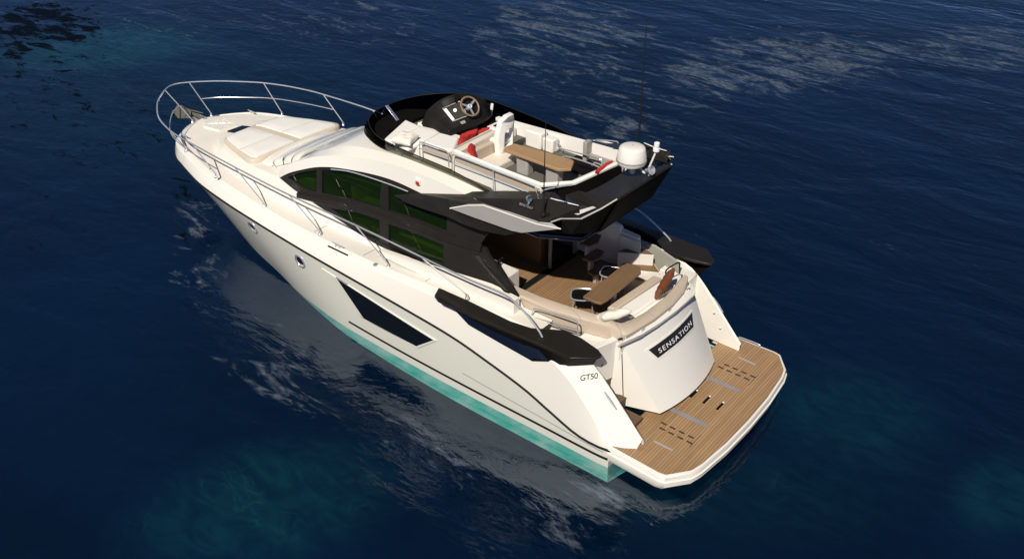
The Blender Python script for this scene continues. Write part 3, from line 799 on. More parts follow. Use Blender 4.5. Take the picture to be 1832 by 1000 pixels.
low = [(6.363, 1.460, 3.010), (5.765, 1.490, 3.060), (5.156, 1.530, 3.132), (4.803, 1.540, 3.119), (4.358, 1.550, 3.156), (3.904, 1.560, 3.246), (3.570, 1.570, 3.412)]
for s in (1, -1):
    f = lambda l: [(p[0], s*p[1], p[2]) for p in l]
    m = MB()
    I, F, G, B, LW = f(inn), f(fac), f(lgo), f(bli), f(low)
    # sloping inner facet
    m.add(I[:7] + F, [(0, 7, 8, 1), (1, 8, 9, 2), (2, 9, 10, 3), (3, 10, 11, 4), (4, 11, 12, 5), (5, 12, 13, 6)])
    # outer facet between the tip, the blade and the lower edge
    m.add([F[0], F[1], F[2], F[3], B[2], B[1], B[0], LW[2], LW[1], LW[0]], [(0, 1, 8, 9), (1, 2, 7, 8), (2, 6, 7), (2, 3, 5, 6), (3, 4, 5)])
    # flat facet that carries the emblem
    m.add([F[3], F[4], F[5], F[6], G[0], G[1], B[3], B[2]], [(0, 1, 6, 7), (1, 2, 5, 6), (2, 3, 4, 5)])
    # below the blade
    m.add([B[0], LW[2], LW[3], LW[4], LW[5], LW[6], B[4]], [(0, 1, 2), (0, 2, 3), (0, 3, 6), (3, 4, 6), (4, 5, 6)])
    # underside back to the roof
    U = [(p[0], s*1.15, p[2] - .02) for p in LW]
    m.add(LW + U, [(i, i+1, i+8, i+7) for i in range(6)])
    w = m.build('fly_wing', M['charcoal'], Y, smooth=False)
    # silver blade
    m = MB(); BR, BI, BL = f(blr), f(bli), f(bll)
    m.add(BI + BR, [(i, i+1, i+7, i+6) for i in range(5)])
    m.add(BR + BL, [(0, 6, 7, 1), (1, 7, 8, 2), (2, 8, 9, 3), (3, 9, 10, 4), (4, 10, 5)])
    m.build('silver_blade', M['silver'], Y, smooth=False)
    m = MB(); m.tube(BR, .012, 6); m.build('blade_edge', M['white'], Y)
    # trailing edge: from the arch corner down to the tip of the blade
    te = f([(2.277, 0.800, 4.128), (2.422, 1.000, 3.997), (2.623, 1.240, 3.854), (2.860, 1.440, 3.857), (2.950, 1.590, 3.826), (2.713, 1.650, 3.828)])
    le = f([(2.971, 0.860, 4.082), (3.070, 1.050, 4.047), (2.872, 1.320, 4.094), (2.615, 1.340, 4.092), (3.133, 1.590, 3.747)])
    m = MB()
    m.add([le[0], le[1], le[2], le[3], te[0], te[1], te[2]], [(0, 1, 5, 4), (1, 2, 3, 6, 5)])
    m.add([le[3], te[2], te[3], te[4], le[4]], [(0, 1, 2), (0, 2, 3, 4)])
    m.build('wing_fairing', M['charcoal'], Y, smooth=False)
    m = MB(); m.tube([(p[0], p[1], p[2] + .008) for p in te[:5]], .014, 6); m.build('trailing_edge', M['silver'], Y)
    m = MB(); m.slab(f([(2.722, 1.360, 3.987), (2.509, 1.120, 4.066), (2.460, 1.100, 4.055), (2.634, 1.320, 3.962)]), .01); m.build('wing_vent', M['silver'], Y)
    m = MB(); m.tube(f([(p[0], p[1], p[2] + .012) for p in ((3.147, 1.340, 4.070), (2.907, 1.300, 4.065), (2.658, 1.280, 4.082))]), [.006, .011, .006], 6); m.build('wing_highlight', M['led'], Y)  # white sliver modelled as a painted highlight on the wing edge
    # black fascia under the trailing edge
    bo = f([(2.620, -0.006, 3.250), (2.660, 0.381, 3.267), (2.720, 0.880, 3.464), (2.800, 1.276, 3.619), (2.850, 1.415, 3.662)])
    m = MB()
    ff = [te[0], te[1], te[2], te[3], te[5]]
    bo2 = [(2.60, s*.42, 3.42), (2.62, s*.78, 3.44), (2.66, s*1.05, 3.50), (2.72, s*1.35, 3.60), (2.78, s*1.55, 3.70)]
    m.add(ff + bo2, [(i, i+1, i+6, i+5) for i in range(4)])
    un_ = [(3.3, s*.42, 3.30), (3.3, s*.78, 3.30), (3.35, s*1.05, 3.32), (3.4, s*1.35, 3.42), (3.5, s*1.55, 3.55)]
    m.add(bo2 + un_, [(i, i+1, i+6, i+5) for i in range(4)])
    m.build('wing_fascia', M['black'], Y, smooth=False)
# emblem and lettering on the port wing
lo_ = Vector((3.415, 1.600, 3.891)); ex = (Vector((3.128, 1.600, 3.881)) - Vector((3.571, 1.600, 3.808)))
fx = (Vector(lgo[1]) - Vector(lgo[2])).normalized(); fn = (Vector(fac[5]) - Vector(lgo[2])).cross(Vector(lgo[1]) - Vector(lgo[2])).normalized()
if fn.z < 0: fn = -fn
def on_facet(px): return px
# the facet's own plane
def plane_at(y, x):
    p0 = Vector(bli[2])
    return p0.z - (fn.x * (x - p0.x) + fn.y * (y - p0.y)) / fn.z
tx = Vector((-1, 0, 0)); tx = (tx - fn * tx.dot(fn)).normalized(); ty_ = fn.cross(tx)
c0 = Vector((3.504, 1.500, 3.750)); c0.z = plane_at(c0.y, c0.x)
text('wing_lettering', 'BENETEAU', .05, c0, tx, ty_, M['dullmark'], Y, .002, space=1.15)
e0 = Vector((3.503, 1.460, 3.853)); e0.z = plane_at(e0.y, e0.x)
m = MB()
def E(u, v): return e0 + tx * u + ty_ * v + fn * .008
sea = [(.02, .115), (-.025, .10), (-.045, .065), (-.02, .035), (.025, .01), (.03, -.025), (.0, -.05), (-.035, -.055)]
m.tube([E(u, v) for u, v in [tuple(p)[:2] for p in spline([(u, v, 0) for u, v in sea], 20)]], [.010 + .012 * math.sin(math.pi * i / 19) for i in range(20)], 6)
m.slab([E(.0, .07), E(.06, .085), E(.065, .05), E(.06, .02), E(.02, .03)], tuple(-fn * .004))
m.build('wing_emblem', M['greymark'], Y)

# fine joints between the panels of the wing and the arch
for s in (1, -1):
    f = lambda l: [(p[0], s*p[1], p[2] + .004) for p in l]
    m = MB(); m.tube(f([fac[3], lgo[2]]), .005, 5); m.tube(f([lgo[2], bli[3], bli[4]]), .005, 5); m.build('wing_joint', M['greyvinyl'], Y)
# aft arch: the flat top with the radar, and its fascia
m = MB()
N_ = 14
def sec(y):
    k = (abs(y) / .86)
    return [(2.98 - .10 * (1 - k*k), y, 3.70), (2.93 - .08 * (1 - k*k), y, 4.02 - .01 * k), (2.30, y, 4.125 - .0 * k), (2.27, y, 4.10), (2.60, y, 3.42 + .0 * k), (3.3, y, 3.30)]
m.grid([sec(-.80 + 1.60 * i / N_) for i in range(N_ + 1)])
m.build('aft_arch', M['charcoal'], Y, angle=25)
m = MB(); m.grid([[(q[0] - .012, q[1], q[2]) for q in sec(-.80 + 1.60 * i / N_)[3:5]] for i in range(N_ + 1)]); m.build('arch_fascia', M['black'], Y)

# ------------------------------------------------------------------ fly windscreen
base_ = [(8.36, 0, 3.60), (8.32, .40, 3.60), (8.05, .72, 3.60), (7.42, .98, 3.625), (6.65, 1.04, 3.63), (5.6, 1.04, 3.61), (4.75, 1.04, 3.55), (4.1, 1.06, 3.52)]
top_ = [(8.18, 0, 3.90), (8.12, .40, 3.89), (7.86, .76, 3.88), (7.28, 1.06, 3.86), (6.5, 1.12, 3.82), (5.5, 1.12, 3.78), (4.75, 1.10, 3.66), (4.1, 1.08, 3.56)]
topS = [(8.18, 0, 3.90), (8.12, .40, 3.92), (7.86, .78, 3.97), (7.28, 1.08, 4.05), (6.5, 1.15, 4.08), (5.5, 1.16, 4.02), (4.75, 1.16, 3.93), (4.1, 1.16, 3.80)]
bs, tpn, tst = spline(base_, 60), spline(top_, 60), spline(topS, 60)
def screen_piece(i0, i1, s, glass, name='screen_panel'):
    tp_ = tpn if s > 0 else tst
    a = [Vector((p.x, s*p.y, p.z)) for p in bs[i0:i1]]; b = [Vector((p.x, s*p.y, p.z)) for p in tp_[i0:i1]]
    m = MB(); m.grid([a, [p.lerp(q, .5) + Vector((.012, s*.02, 0)) for p, q in zip(a, b)], b])
    return m
FW = screen_piece(0, 23, 1, 0).build('fly_windscreen', M['front_glass'], Y)
screen_piece(0, 60, -1, 0).build('screen_panel', M['front_glass'], FW)
screen_piece(22, 60, 1, 0).build('screen_panel', M['smoke_glass'], FW)
rim = [Vector((p.x, -p.y, p.z)) for p in tst[::-1]] + tpn[1:]
m = MB(); m.tube(rim, .010, 6); m.build('screen_edge', M['rubber'], FW)
for a, b, mt, w in (((8.17, 0, 3.91), (7.86, 0, 3.66), 'strut', .035), ((6.86, 1.08, 3.92), (6.80, 1.00, 3.60), 'strut', .03), ((6.39, -1.10, 4.06), (6.42, -1.08, 3.80), 'led', .03)):
    a, b = Vector(a), Vector(b); m = MB(); sd = Vector((0, w, 0)) if abs(a.y) < .5 else Vector((w, 0, 0)); th = Vector((-.02, 0, .008)) if abs(a.y) < .5 else Vector((0, -.02 * (1 if a.y > 0 else -1), 0))
    m.slabn([a - sd, a + sd, b + sd, b - sd], th); m.build('screen_strut', M[mt], FW, bevel=.004)

# dark dash shelf just inside the screen
m = MB(); sh0 = [Vector((p.x - .03, p.y * .96, p.z + .06)) for p in bs[:24]]; sh1 = [Vector((min(p.x - .42, 7.62), p.y * .70, 3.70)) for p in bs[:24]]
sh0 = [Vector((p.x, -p.y, p.z)) for p in sh0[::-1]] + sh0[1:]; sh1 = [Vector((p.x, -p.y, p.z)) for p in sh1[::-1]] + sh1[1:]
m.grid([sh0, sh1, [p - Vector((0, 0, .1)) for p in sh1]]); m.build('fly_dash', M['black'], FW)

# ------------------------------------------------------------------ flybridge furniture
def cushion(name, poly, t, material, parent, bevel=.035, seg=3):
    m = MB(); m.slabn(poly, t); return m.build(name, material, parent, bevel=bevel, seg=seg, angle=60)
# lounge ahead of the sofa: solid base, headrest, two pads
m = MB(); m.slabn([(7.52, .12, 3.78), (7.26, .86, 3.78), (6.9, .90, 3.82), (5.66, .86, 3.90), (5.66, .10, 3.90), (6.35, .06, 3.86)], .34); lb = m.build('fly_lounge', M['vinyl'], Y, bevel=.03)
cushion('lounge_pad', [(7.542, 0.113, 3.830), (7.259, 0.951, 3.800), (7.025, 0.981, 3.810), (7.105, 0.684, 3.840), (7.046, 0.213, 3.860)], .09, M['vinyl'], lb)
cushion('lounge_pad', [(7.012, 0.233, 3.870), (7.063, 0.711, 3.850), (6.983, 1.007, 3.820), (6.559, 1.062, 3.840), (6.411, 0.792, 3.950), (6.432, 0.347, 3.950)], .09, M['vinyl'], lb)
cushion('lounge_pad', [(6.360, 0.408, 3.985), (6.332, 0.844, 3.985), (6.249, 0.916, 3.985), (5.729, 0.887, 3.985), (5.677, 0.785, 3.985), (5.937, 0.351, 3.985)], .10, M['vinyl'], lb)
# beige band and white base on the outer side of the lounge
m = MB(); m.slabn([(6.225, 0.915, 3.970), (5.705, 0.885, 3.970), (5.893, 0.687, 3.840), (6.405, 0.720, 3.840)], (0, .012, 0))
ob = [(6.34, .895), (5.72, .895), (5.60, .86), (5.57, .78)]
m = MB(); m.grid([[(x, y, 3.955) for x, y in ob], [(x, y + .004, 3.955) for x, y in ob], [(x, y + .004, 3.80) for x, y in ob], [(x, y, 3.80) for x, y in ob]]); m.build('lounge_band', M['beige'], lb)
# second lounge to starboard of it
cushion('lounge_pad', [(7.218, -0.314, 3.800), (7.325, 0.035, 3.800), (6.666, 0.076, 3.800), (6.534, 0.035, 3.800), (6.875, -0.227, 3.800)], .12, M['vinyl'], lb)
# helm console
cons = [(-.98, .0), (-.80, .05), (.0, .08), (.42, .04), (.52, -.02)]
fr_ = [(6.948, 0.027, 4.120), (6.800, -0.038, 4.280), (6.684, -0.161, 4.380), (6.567, -0.339, 4.420), (6.460, -0.559, 4.380), (6.354, -0.751, 4.260), (6.286, -0.893, 4.100)]
nr_ = [(6.301, 0.249, 3.980), (6.275, 0.111, 3.990), (6.234, -0.041, 4.000), (6.210, -0.261, 4.000), (6.193, -0.462, 4.000), (6.216, -0.680, 3.990), (6.297, -0.936, 3.960)]
a, b = spline(fr_, 24), spline(nr_, 24)
m = MB(); m.grid([[p + Vector((.30, 0, -.38)) for p in a], [p + Vector((.10, 0, -.02)) for p in a], a, [p.lerp(q, .5) for p, q in zip(a, b)], b, [p + Vector((-.02, 0, -.10)) for p in b], [p + Vector((.12, 0, -.16)) for p in b], [p + Vector((.12, 0, -.45)) for p in b]])
for q in (0, -1):
    l = [a[q] + Vector((.30, 0, -.38)), a[q] + Vector((.10, 0, -.02)), a[q], b[q], b[q] + Vector((-.02, 0, -.10)), b[q] + Vector((.12, 0, -.16)), b[q] + Vector((.12, 0, -.45))]
    m.add(l, [tuple(range(7))])
hc = m.build('helm_console', M['dash'], Y, angle=22, bevel=.010)
m = MB(); m.tube([p + Vector((0, 0, .004)) for p in a], .014, 8); m.build('console_brow', M['charcoal'], hc)
# the face plane of the console around a pixel-free frame: u to starboard, v up the face
cu_ = (a[12] - a[6]).normalized()
def face(i, t, off=.012):
    p = a[i].lerp(b[i], t) + Vector((.01, 0, .012)) * math.sin(math.pi * t)
    n = (a[min(i+1, 23)] - a[max(i-1, 0)]).cross(b[i] - a[i]); n.normalize()
    if n.z < 0: n = -n
    return p + n * off, n
def panel(name, i0, i1, t0, t1, material, off=.014, th=.012):
    pts = [face(i0, t0, off)[0], face(i1, t0, off)[0], face(i1, t1, off)[0], face(i0, t1, off)[0]]
    m = MB(); m.slabn(pts, tuple(-face((i0+i1)//2, .5)[1] * th)); return m.build(name, material, hc, bevel=.003)
panel('chart_frame', 4, 10, .24, .80, M['silver'], .012)
panel('chart_screen', 4, 10, .27, .77, M['screen'], .020, .010)
panel('chart_keys', 4, 5, .30, .76, M['led'], .024, .006)
fl_ = [face(4, .25, .020)[0], face(10, .25, .020)[0], face(10, .79, .020)[0], face(4, .79, .020)[0]]
m = MB(); m.tube(fl_, .006, 5, closed=True); m.build('screen_outline', M['mark'], hc)
p, n = face(7, .5, .026)
m = MB(); m.lathe([(.035, 0), (.03, .004), (.001, .004)], p, 12, n); m.build('screen_mark', M['mark'], hc)
panel('switch_plate', 6, 8, .88, .97, M['greyvinyl'], .014, .008)
for i, t, r_ in ((10, .10, .055), (9, .22, .035), (20, .35, .06), (21, .62, .05)):
    p, n = face(i, t, .0); m = MB(); m.lathe([(r_, 0), (r_, .02), (r_*.8, .035), (.001, .035)], p, 20, n); m.build('gauge', M['black'], hc)
# steering wheel
wc = Vector((6.300, -0.350, 4.260)); wn_ = Vector((-.72, .12, .62)).normalized()
q = wn_.to_track_quat('Z', 'Y')
ring = [wc + q @ Vector((.185 * math.cos(t), .185 * math.sin(t), 0)) for t in [2*math.pi*k/36 for k in range(36)]]
m = MB(); m.tube(ring, .017, 8, closed=True); sw = m.build('steering_wheel', M['wheelwood'], Y)
m = MB(); m.lathe([(.055, -.05), (.055, -.02), (.045, .0), (.001, .004)], wc, 24, wn_)
for t in (.5, 2.6, 4.7):
    e = wc + q @ Vector((.178 * math.cos(t), .178 * math.sin(t), 0)); sd = q @ Vector((-math.sin(t), math.cos(t), 0)) * .022
    m.slabn([wc - sd + wn_ * -.015, wc + sd + wn_ * -.015, e + sd * .8, e - sd * .8], tuple(-wn_ * .008))
m.build('wheel_hub', M['steel'], sw)
ring2 = [wc + wn_ * .008 + q @ Vector((.033 * math.cos(t), .033 * math.sin(t), 0)) for t in [2*math.pi*k/20 for k in range(20)]]
m = MB(); m.tube(ring2, .008, 6, closed=True); m.build('wheel_emblem', M['mark'], sw)
m = MB(); m.tube([wc - wn_ * .02, wc - wn_ * .30], [.045, .06], 12); m.build('wheel_column', M['greyvinyl'], sw)
m = MB(); m.box((6.20, -1.02, 3.6), (6.46, -.78, 3.78)); m.tube([(6.34, -.88, 3.78), (6.32, -.88, 3.93)], .018, 6); m.lathe([(.03, 0), (.03, .05), (.001, .055)], (6.32, -.88, 3.91), 10); m.build('throttle', M['black'], hc, bevel=.01)
# bench behind the helm, facing forward; sofa back shared with the dinette
sb = cushion('fly_sofa', [(5.62, .93, 4.06), (5.66, -.14, 4.06), (5.48, -.14, 4.06), (5.44, .93, 4.06)], .50, M['sand'], Y, .03)
m = MB(); m.slabn([(5.585, .90, 4.064), (5.60, -.12, 4.064), (5.565, -.12, 4.064), (5.55, .90, 4.064)], .01); m.build('sofa_groove', M['greyvinyl'], sb)
cushion('sofa_seat', [(5.46, .56, 3.74), (5.46, -.12, 3.74), (4.98, -.12, 3.74), (4.98, .56, 3.74)], .16, M['sand'], sb)
cushion('sofa_back', [(5.47, .84, 3.96), (5.47, -.13, 3.96), (5.38, -.13, 3.95), (5.38, .84, 3.95)], .30, M['beige'], sb, .02)
cushion('sofa_seat', [(5.46, .88, 3.74), (5.46, .57, 3.74), (3.62, .60, 3.74), (3.62, .92, 3.74)], .16, M['sand'], sb)
cushion('sofa_seat', [(3.60, .90, 3.74), (3.60, .40, 3.74), (3.52, -.60, 3.74), (3.16, -.50, 3.74), (3.24, .56, 3.74)], .16, M['sand'], sb)
cushion('helm_bench', [(6.02, .14, 3.80), (6.02, -.58, 3.80), (5.66, -.58, 3.80), (5.66, .14, 3.80)], .20, M['vinyl'], sb)
cushion('helm_bench_back', [(5.70, .12, 4.03), (5.70, -.16, 4.03), (5.63, -.16, 4.03), (5.63, .12, 4.03)], .24, M['vinyl'], sb, .02)
cushion('bench_bolster', [(5.684, 0.055, 3.780), (5.607, -0.549, 3.780), (5.527, -0.452, 3.780), (5.550, 0.132, 3.780)], .06, M['vinyl'], sb, .02)
# port and aft coaming of the dinette
path = [(5.52, .95), (4.6, 1.0), (3.58, 1.03), (3.20, .62), (3.12, .0), (3.06, -.46), (3.05, -.62)]
inner_ = [(5.52, .87), (4.6, .92), (3.63, .94), (3.30, .58), (3.22, .0), (3.16, -.46), (3.15, -.62)]
m = MB()
m.grid([[(x, y, 3.60) for x, y in inner_], [(x, y, 4.045) for x, y in inner_], [(x*.5+u*.5, y*.5+v*.5, 4.065) for (x, y), (u, v) in zip(inner_, path)], [(x, y, 4.045) for x, y in path], [(x - .0, y - (.03 if y > .9 else 0), 3.42) for x, y in path]])
m.add([(5.52, .95, 3.60), (5.52, .95, 4.045), (5.52, .87, 4.045), (5.52, .87, 3.60)], [(0, 1, 2, 3)])
fcm = m.build('fly_coaming', M['vinyl'], Y, angle=40)
for lo_z, hi_z, mt in ((3.86, 3.985, 'beige'),):
    p3 = [(5.50, .953), (4.6, 1.003), (3.60, 1.032)]
    m = MB(); m.grid([[(x, y - .006, hi_z) for x, y in p3], [(x, y + .006, hi_z) for x, y in p3], [(x, y - .003, lo_z) for x, y in p3], [(x, y - .016, lo_z) for x, y in p3]]); m.build('coaming_band', M[mt], fcm)
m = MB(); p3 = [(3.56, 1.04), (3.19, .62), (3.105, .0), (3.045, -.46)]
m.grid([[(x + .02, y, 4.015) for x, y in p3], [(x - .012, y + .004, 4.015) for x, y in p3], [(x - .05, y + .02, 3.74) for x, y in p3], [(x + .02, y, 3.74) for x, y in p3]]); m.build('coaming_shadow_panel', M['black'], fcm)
# starboard coaming, with moulded lockers
m = MB()
sc_ = [(6.25, -1.02, 3.84), (5.4, -1.04, 3.86), (4.2, -1.05, 3.90), (3.25, -1.0, 3.96), (3.02, -.62, 4.02)]
m.grid([[(x, y, 3.5) for x, y, z in sc_], [(x, y, z) for x, y, z in sc_], [(x - .02, y - .07, z + .005) for x, y, z in sc_], [(x - .02, y - .08, 3.5) for x, y, z in sc_]]); m.build('starboard_coaming', M['vinyl'], Y, angle=40)
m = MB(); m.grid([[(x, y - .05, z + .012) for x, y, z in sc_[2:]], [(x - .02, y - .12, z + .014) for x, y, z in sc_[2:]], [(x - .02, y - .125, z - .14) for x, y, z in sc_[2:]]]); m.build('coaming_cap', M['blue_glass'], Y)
m = MB(); m.box((4.98, -1.0, 3.6), (5.34, -.78, 3.92)); m.box((4.72, -1.0, 3.6), (4.96, -.80, 3.86)); m.build('fly_locker', M['vinyl'], Y, bevel=.03, seg=3)
m = MB(); m.box((4.02, -1.02, 3.6), (4.10, -.86, 4.0)); m.build('coaming_post', M['greyvinyl'], Y, bevel=.01)
m = MB(); m.box((5.72, -1.0, 3.6), (6.18, -.66, 3.80)); lk_ = m.build('side_locker', M['vinyl'], Y, bevel=.03)
m = MB(); m.box((5.80, -.92, 3.802), (6.08, -.74, 3.812)); m.build('tray', M['black'], lk_)
# helm seat: curved shell with an opening low in its back
hs = empty('helm_seat', (5.22, -.12, 3.6), '', ''); del hs['label']; del hs['category']; hs.parent = Y
def H(px): return px
sh_o = [(-.24, 3.66), (-.27, 4.05), (-.24, 4.32), (-.14, 4.44), (.05, 4.45), (.16, 4.34), (.20, 4.05), (.17, 3.66)]
sh_i = [(-.13, 3.86), (-.14, 4.12), (-.06, 4.20), (.03, 4.20), (.08, 4.12), (.08, 3.86)]
def seat_pt(y, z): return (5.18 + .10 * ((y + .03) / .22) ** 2 - .06 * (z - 3.66), y - .10, z)
m = MB(); m.plate([seat_pt(y, z) for y, z in sh_o], [[seat_pt(y, z) for y, z in sh_i]], (.10, 0, .02))
def reparent(o): o.location = -hs.location; return o
reparent(m.build('backrest', M['vinyl'], hs, bevel=.025, seg=3, angle=50))
m = MB(); m.box((5.24, -.36, 3.88), (5.66, .06, 3.99)); reparent(m.build('seat', M['vinyl'], hs, bevel=.035, seg=3))
m = MB(); m.lathe([(.17, 0), (.16, .02), (.06, .04), (.05, .28)], (5.44, -.15, 3.6), 20); reparent(m.build('pedestal', M['charcoal'], hs))
# dinette table
tt = [(4.968, 0.292, 4.020), (5.001, 0.183, 4.020), (4.970, -0.009, 4.020), (3.809, -0.112, 4.020), (3.734, -0.089, 4.020), (3.604, 0.169, 4.020), (3.729, 0.311, 4.020), (3.785, 0.329, 4.020)]
m = MB(); m.slabn(tt, .055); tb = m.build('fly_table', M['tabletop'], Y, bevel=.012, seg=3)
for x in (4.62, 3.98): m = MB(); m.box((x-.13, .04, 3.6), (x+.13, .22, 3.965)); m.build('pedestal', M['silver'], tb, bevel=.03, seg=3)
# stair opening with rails, buoy-shaped ring and bits
m = MB(); m.slabn([(4.30, -.40, 3.645), (3.25, -.40, 3.645), (3.25, -.98, 3.645), (4.30, -.98, 3.645)], .01); m.build('stair_opening', M['black'], Y)
def rail(name, pts, r=.014, n=40, parent=Y, closed=False, material='steel'):
    m = MB(); m.tube(spline(pts, n), r, 7); return m.build(name, M[material], parent)
rail('stair_rail', [(4.575, -0.800, 3.764), (4.143, -0.800, 3.791), (3.723, -0.800, 3.817), (3.649, -0.800, 3.764), (3.631, -0.800, 3.662)])
rail('stair_rail', [(4.2, -.42, 3.68), (4.15, -.42, 3.86), (3.4, -.42, 3.86), (3.35, -.42, 3.68)])
rail('stair_rail', [(3.811, -0.750, 3.669), (3.754, -0.750, 3.729), (3.636, -0.750, 3.733), (3.610, -0.750, 3.698)])
rc = Vector((4.712, -0.920, 3.660)); ring = [rc + Vector((.12 * math.cos(t), 0, .12 * math.sin(t))) for t in [2*math.pi*k/24 for k in range(24)]]
m = MB(); m.tube(ring, .014, 7, closed=True); m.lathe([(.045, 0), (.04, .03), (.001, .035)], rc, 16, (0, 1, .2))
for t in (0.5, 2.6, 4.7): m.tube([rc, rc + Vector((.12 * math.cos(t), 0, .12 * math.sin(t)))], .008, 5)
m.build('hose_reel', M['steel'], Y)
m = MB(); m.box((3.3, -.97, 3.62), (4.0, -.93, 3.78)); m.build('stair_trim', M['silver'], Y, bevel=.008)
# guard rails along the port side of the flybridge
def guard(x0, x1, y0, y1, zt, zm, zb, parent=Y, posts=()):
    m = MB()
    m.tube(spline([(x0, y0, zb), (x0, y0, zt - .07), (x0 - .03, y0, zt - .01), (x0 - .09, y0, zt), ((x0+x1)/2, (y0+y1)/2, zt), (x1 + .12, y1, zt), (x1 + .03, y1, zt - .02), (x1, y1, zt - .09), (x1, y1, zb + .16)], 60), .012, 7)
    g = m.build('fly_guard_rail', M['steel'], parent)
    m = MB(); m.tube([(x0, y0, zm), (x1, y1, zm)], .009, 6); m.build('lower_rail', M['steel'], g)
    for x in posts:
        t = (x - x0) / (x1 - x0); m = MB(); m.tube([(x, y0 + (y1-y0)*t, zb), (x, y0 + (y1-y0)*t, zt)], .011, 6); m.build('rail_post', M['steel'], g)
    return g
guard(6.30, 5.62, 1.0, .99, 4.03, 3.90, 3.58)
guard(5.50, 3.62, 1.03, 1.09, 4.03, 3.88, 3.56, posts=(4.55,))
rail('fly_guard_rail', [(3.52, 1.12, 3.78), (3.50, 1.12, 3.98), (3.44, 1.05, 4.03), (3.28, .80, 4.04), (3.2, .7, 4.04)])
# grab rail on the starboard wing
g_ = [(4.278, -1.450, 3.687), (4.234, -1.450, 3.777), (4.150, -1.450, 3.817), (3.813, -1.450, 3.884), (3.752, -1.450, 3.880), (3.713, -1.450, 3.826)]
rail('wing_grab_rail', g_, .014)

# ------------------------------------------------------------------ radar, mast light, loudhailer, whip aerials
rc = Vector((2.619, -0.150, 4.120))
rd = MB().lathe([(.045, 0), (.045, .14)], rc, 20).build('radar', M['white'], Y)
k = rc + Vector((.02, .02, .12))
MB().lathe([(.05, .0), (.15, .025), (.225, .05), (.245, .085), (.246, .105)], k, 40).build('radar_base', M['white'], rd)
MB().lathe([(.248, .105), (.251, .12), (.247, .137)], k, 40).build('radar_band', M['greyvinyl'], rd)
MB().lathe([(.245, .137), (.241, .18), (.214, .31), (.197, .338), (.165, .353), (.08, .362), (.001, .364)], k, 40).build('radar_dome', M['white'], rd, angle=60)
MB().lathe([(.018, .362), (.014, .367), (.001, .367)], k, 12).build('radar_cap', M['greyvinyl'], rd)
m = MB(); m.tube(spline([rc + Vector((-.03, -.04, .17)), (2.430, -0.200, 4.159), (2.414, -0.240, 4.169), (2.389, -0.260, 4.219), (2.298, -0.300, 4.545)], 24), .017, 7); ml = m.build('light_mast', M['white'], Y)
lp_ = Vector((2.298, -0.300, 4.545))
MB().lathe([(.03, -.02), (.055, .0), (.055, .05), (.03, .06), (.025, .075), (.045, .08), (.045, .14), (.03, .15), (.001, .152)], lp_, 20).build('mast_light', M['led'], ml)
hp = Vector((2.322, -0.181, 4.150))
m = MB(); m.lathe([(.03, -.08), (.04, -.03), (.075, .05), (.07, .06), (.03, .03), (.001, .02)], hp + Vector((0, 0, .09)), 20, (-.6, .1, .25)); m.tube([hp, hp + Vector((0, 0, .09))], .02, 8); m.build('loudhailer', M['steel'], Y)
m = MB(); b0 = Vector((3.139, 1.530, 3.887)); m.lathe([(.05, -.02), (.05, .01), (.02, .03), (.018, .25), (.012, .27)], b0, 14); m.tube([b0 + Vector((0, 0, .25)), b0 + Vector((-.01, 0, 1.52))], [.011, .005], 7); m.build('whip_aerial', M['rubber'], Y)
b1 = Vector((3.50, -1.42, 3.86))
b1 = Vector((3.310, -1.420, 3.983))
m = MB(); m.tube([b1 + Vector((0, 0, -.15)), b1 + Vector((0, 0, .3)), Vector((3.331, -1.420, 6.185))], [.022, .018, .006], 7); m.build('whip_aerial', M['rubber'], Y)
m = MB(); q = Vector((3.060, 1.520, 3.900)); m.lathe([(.02, -.02), (.02, .03), (.001, .035)], q, 10); m.build('deck_fitting', M['rubber'], Y)

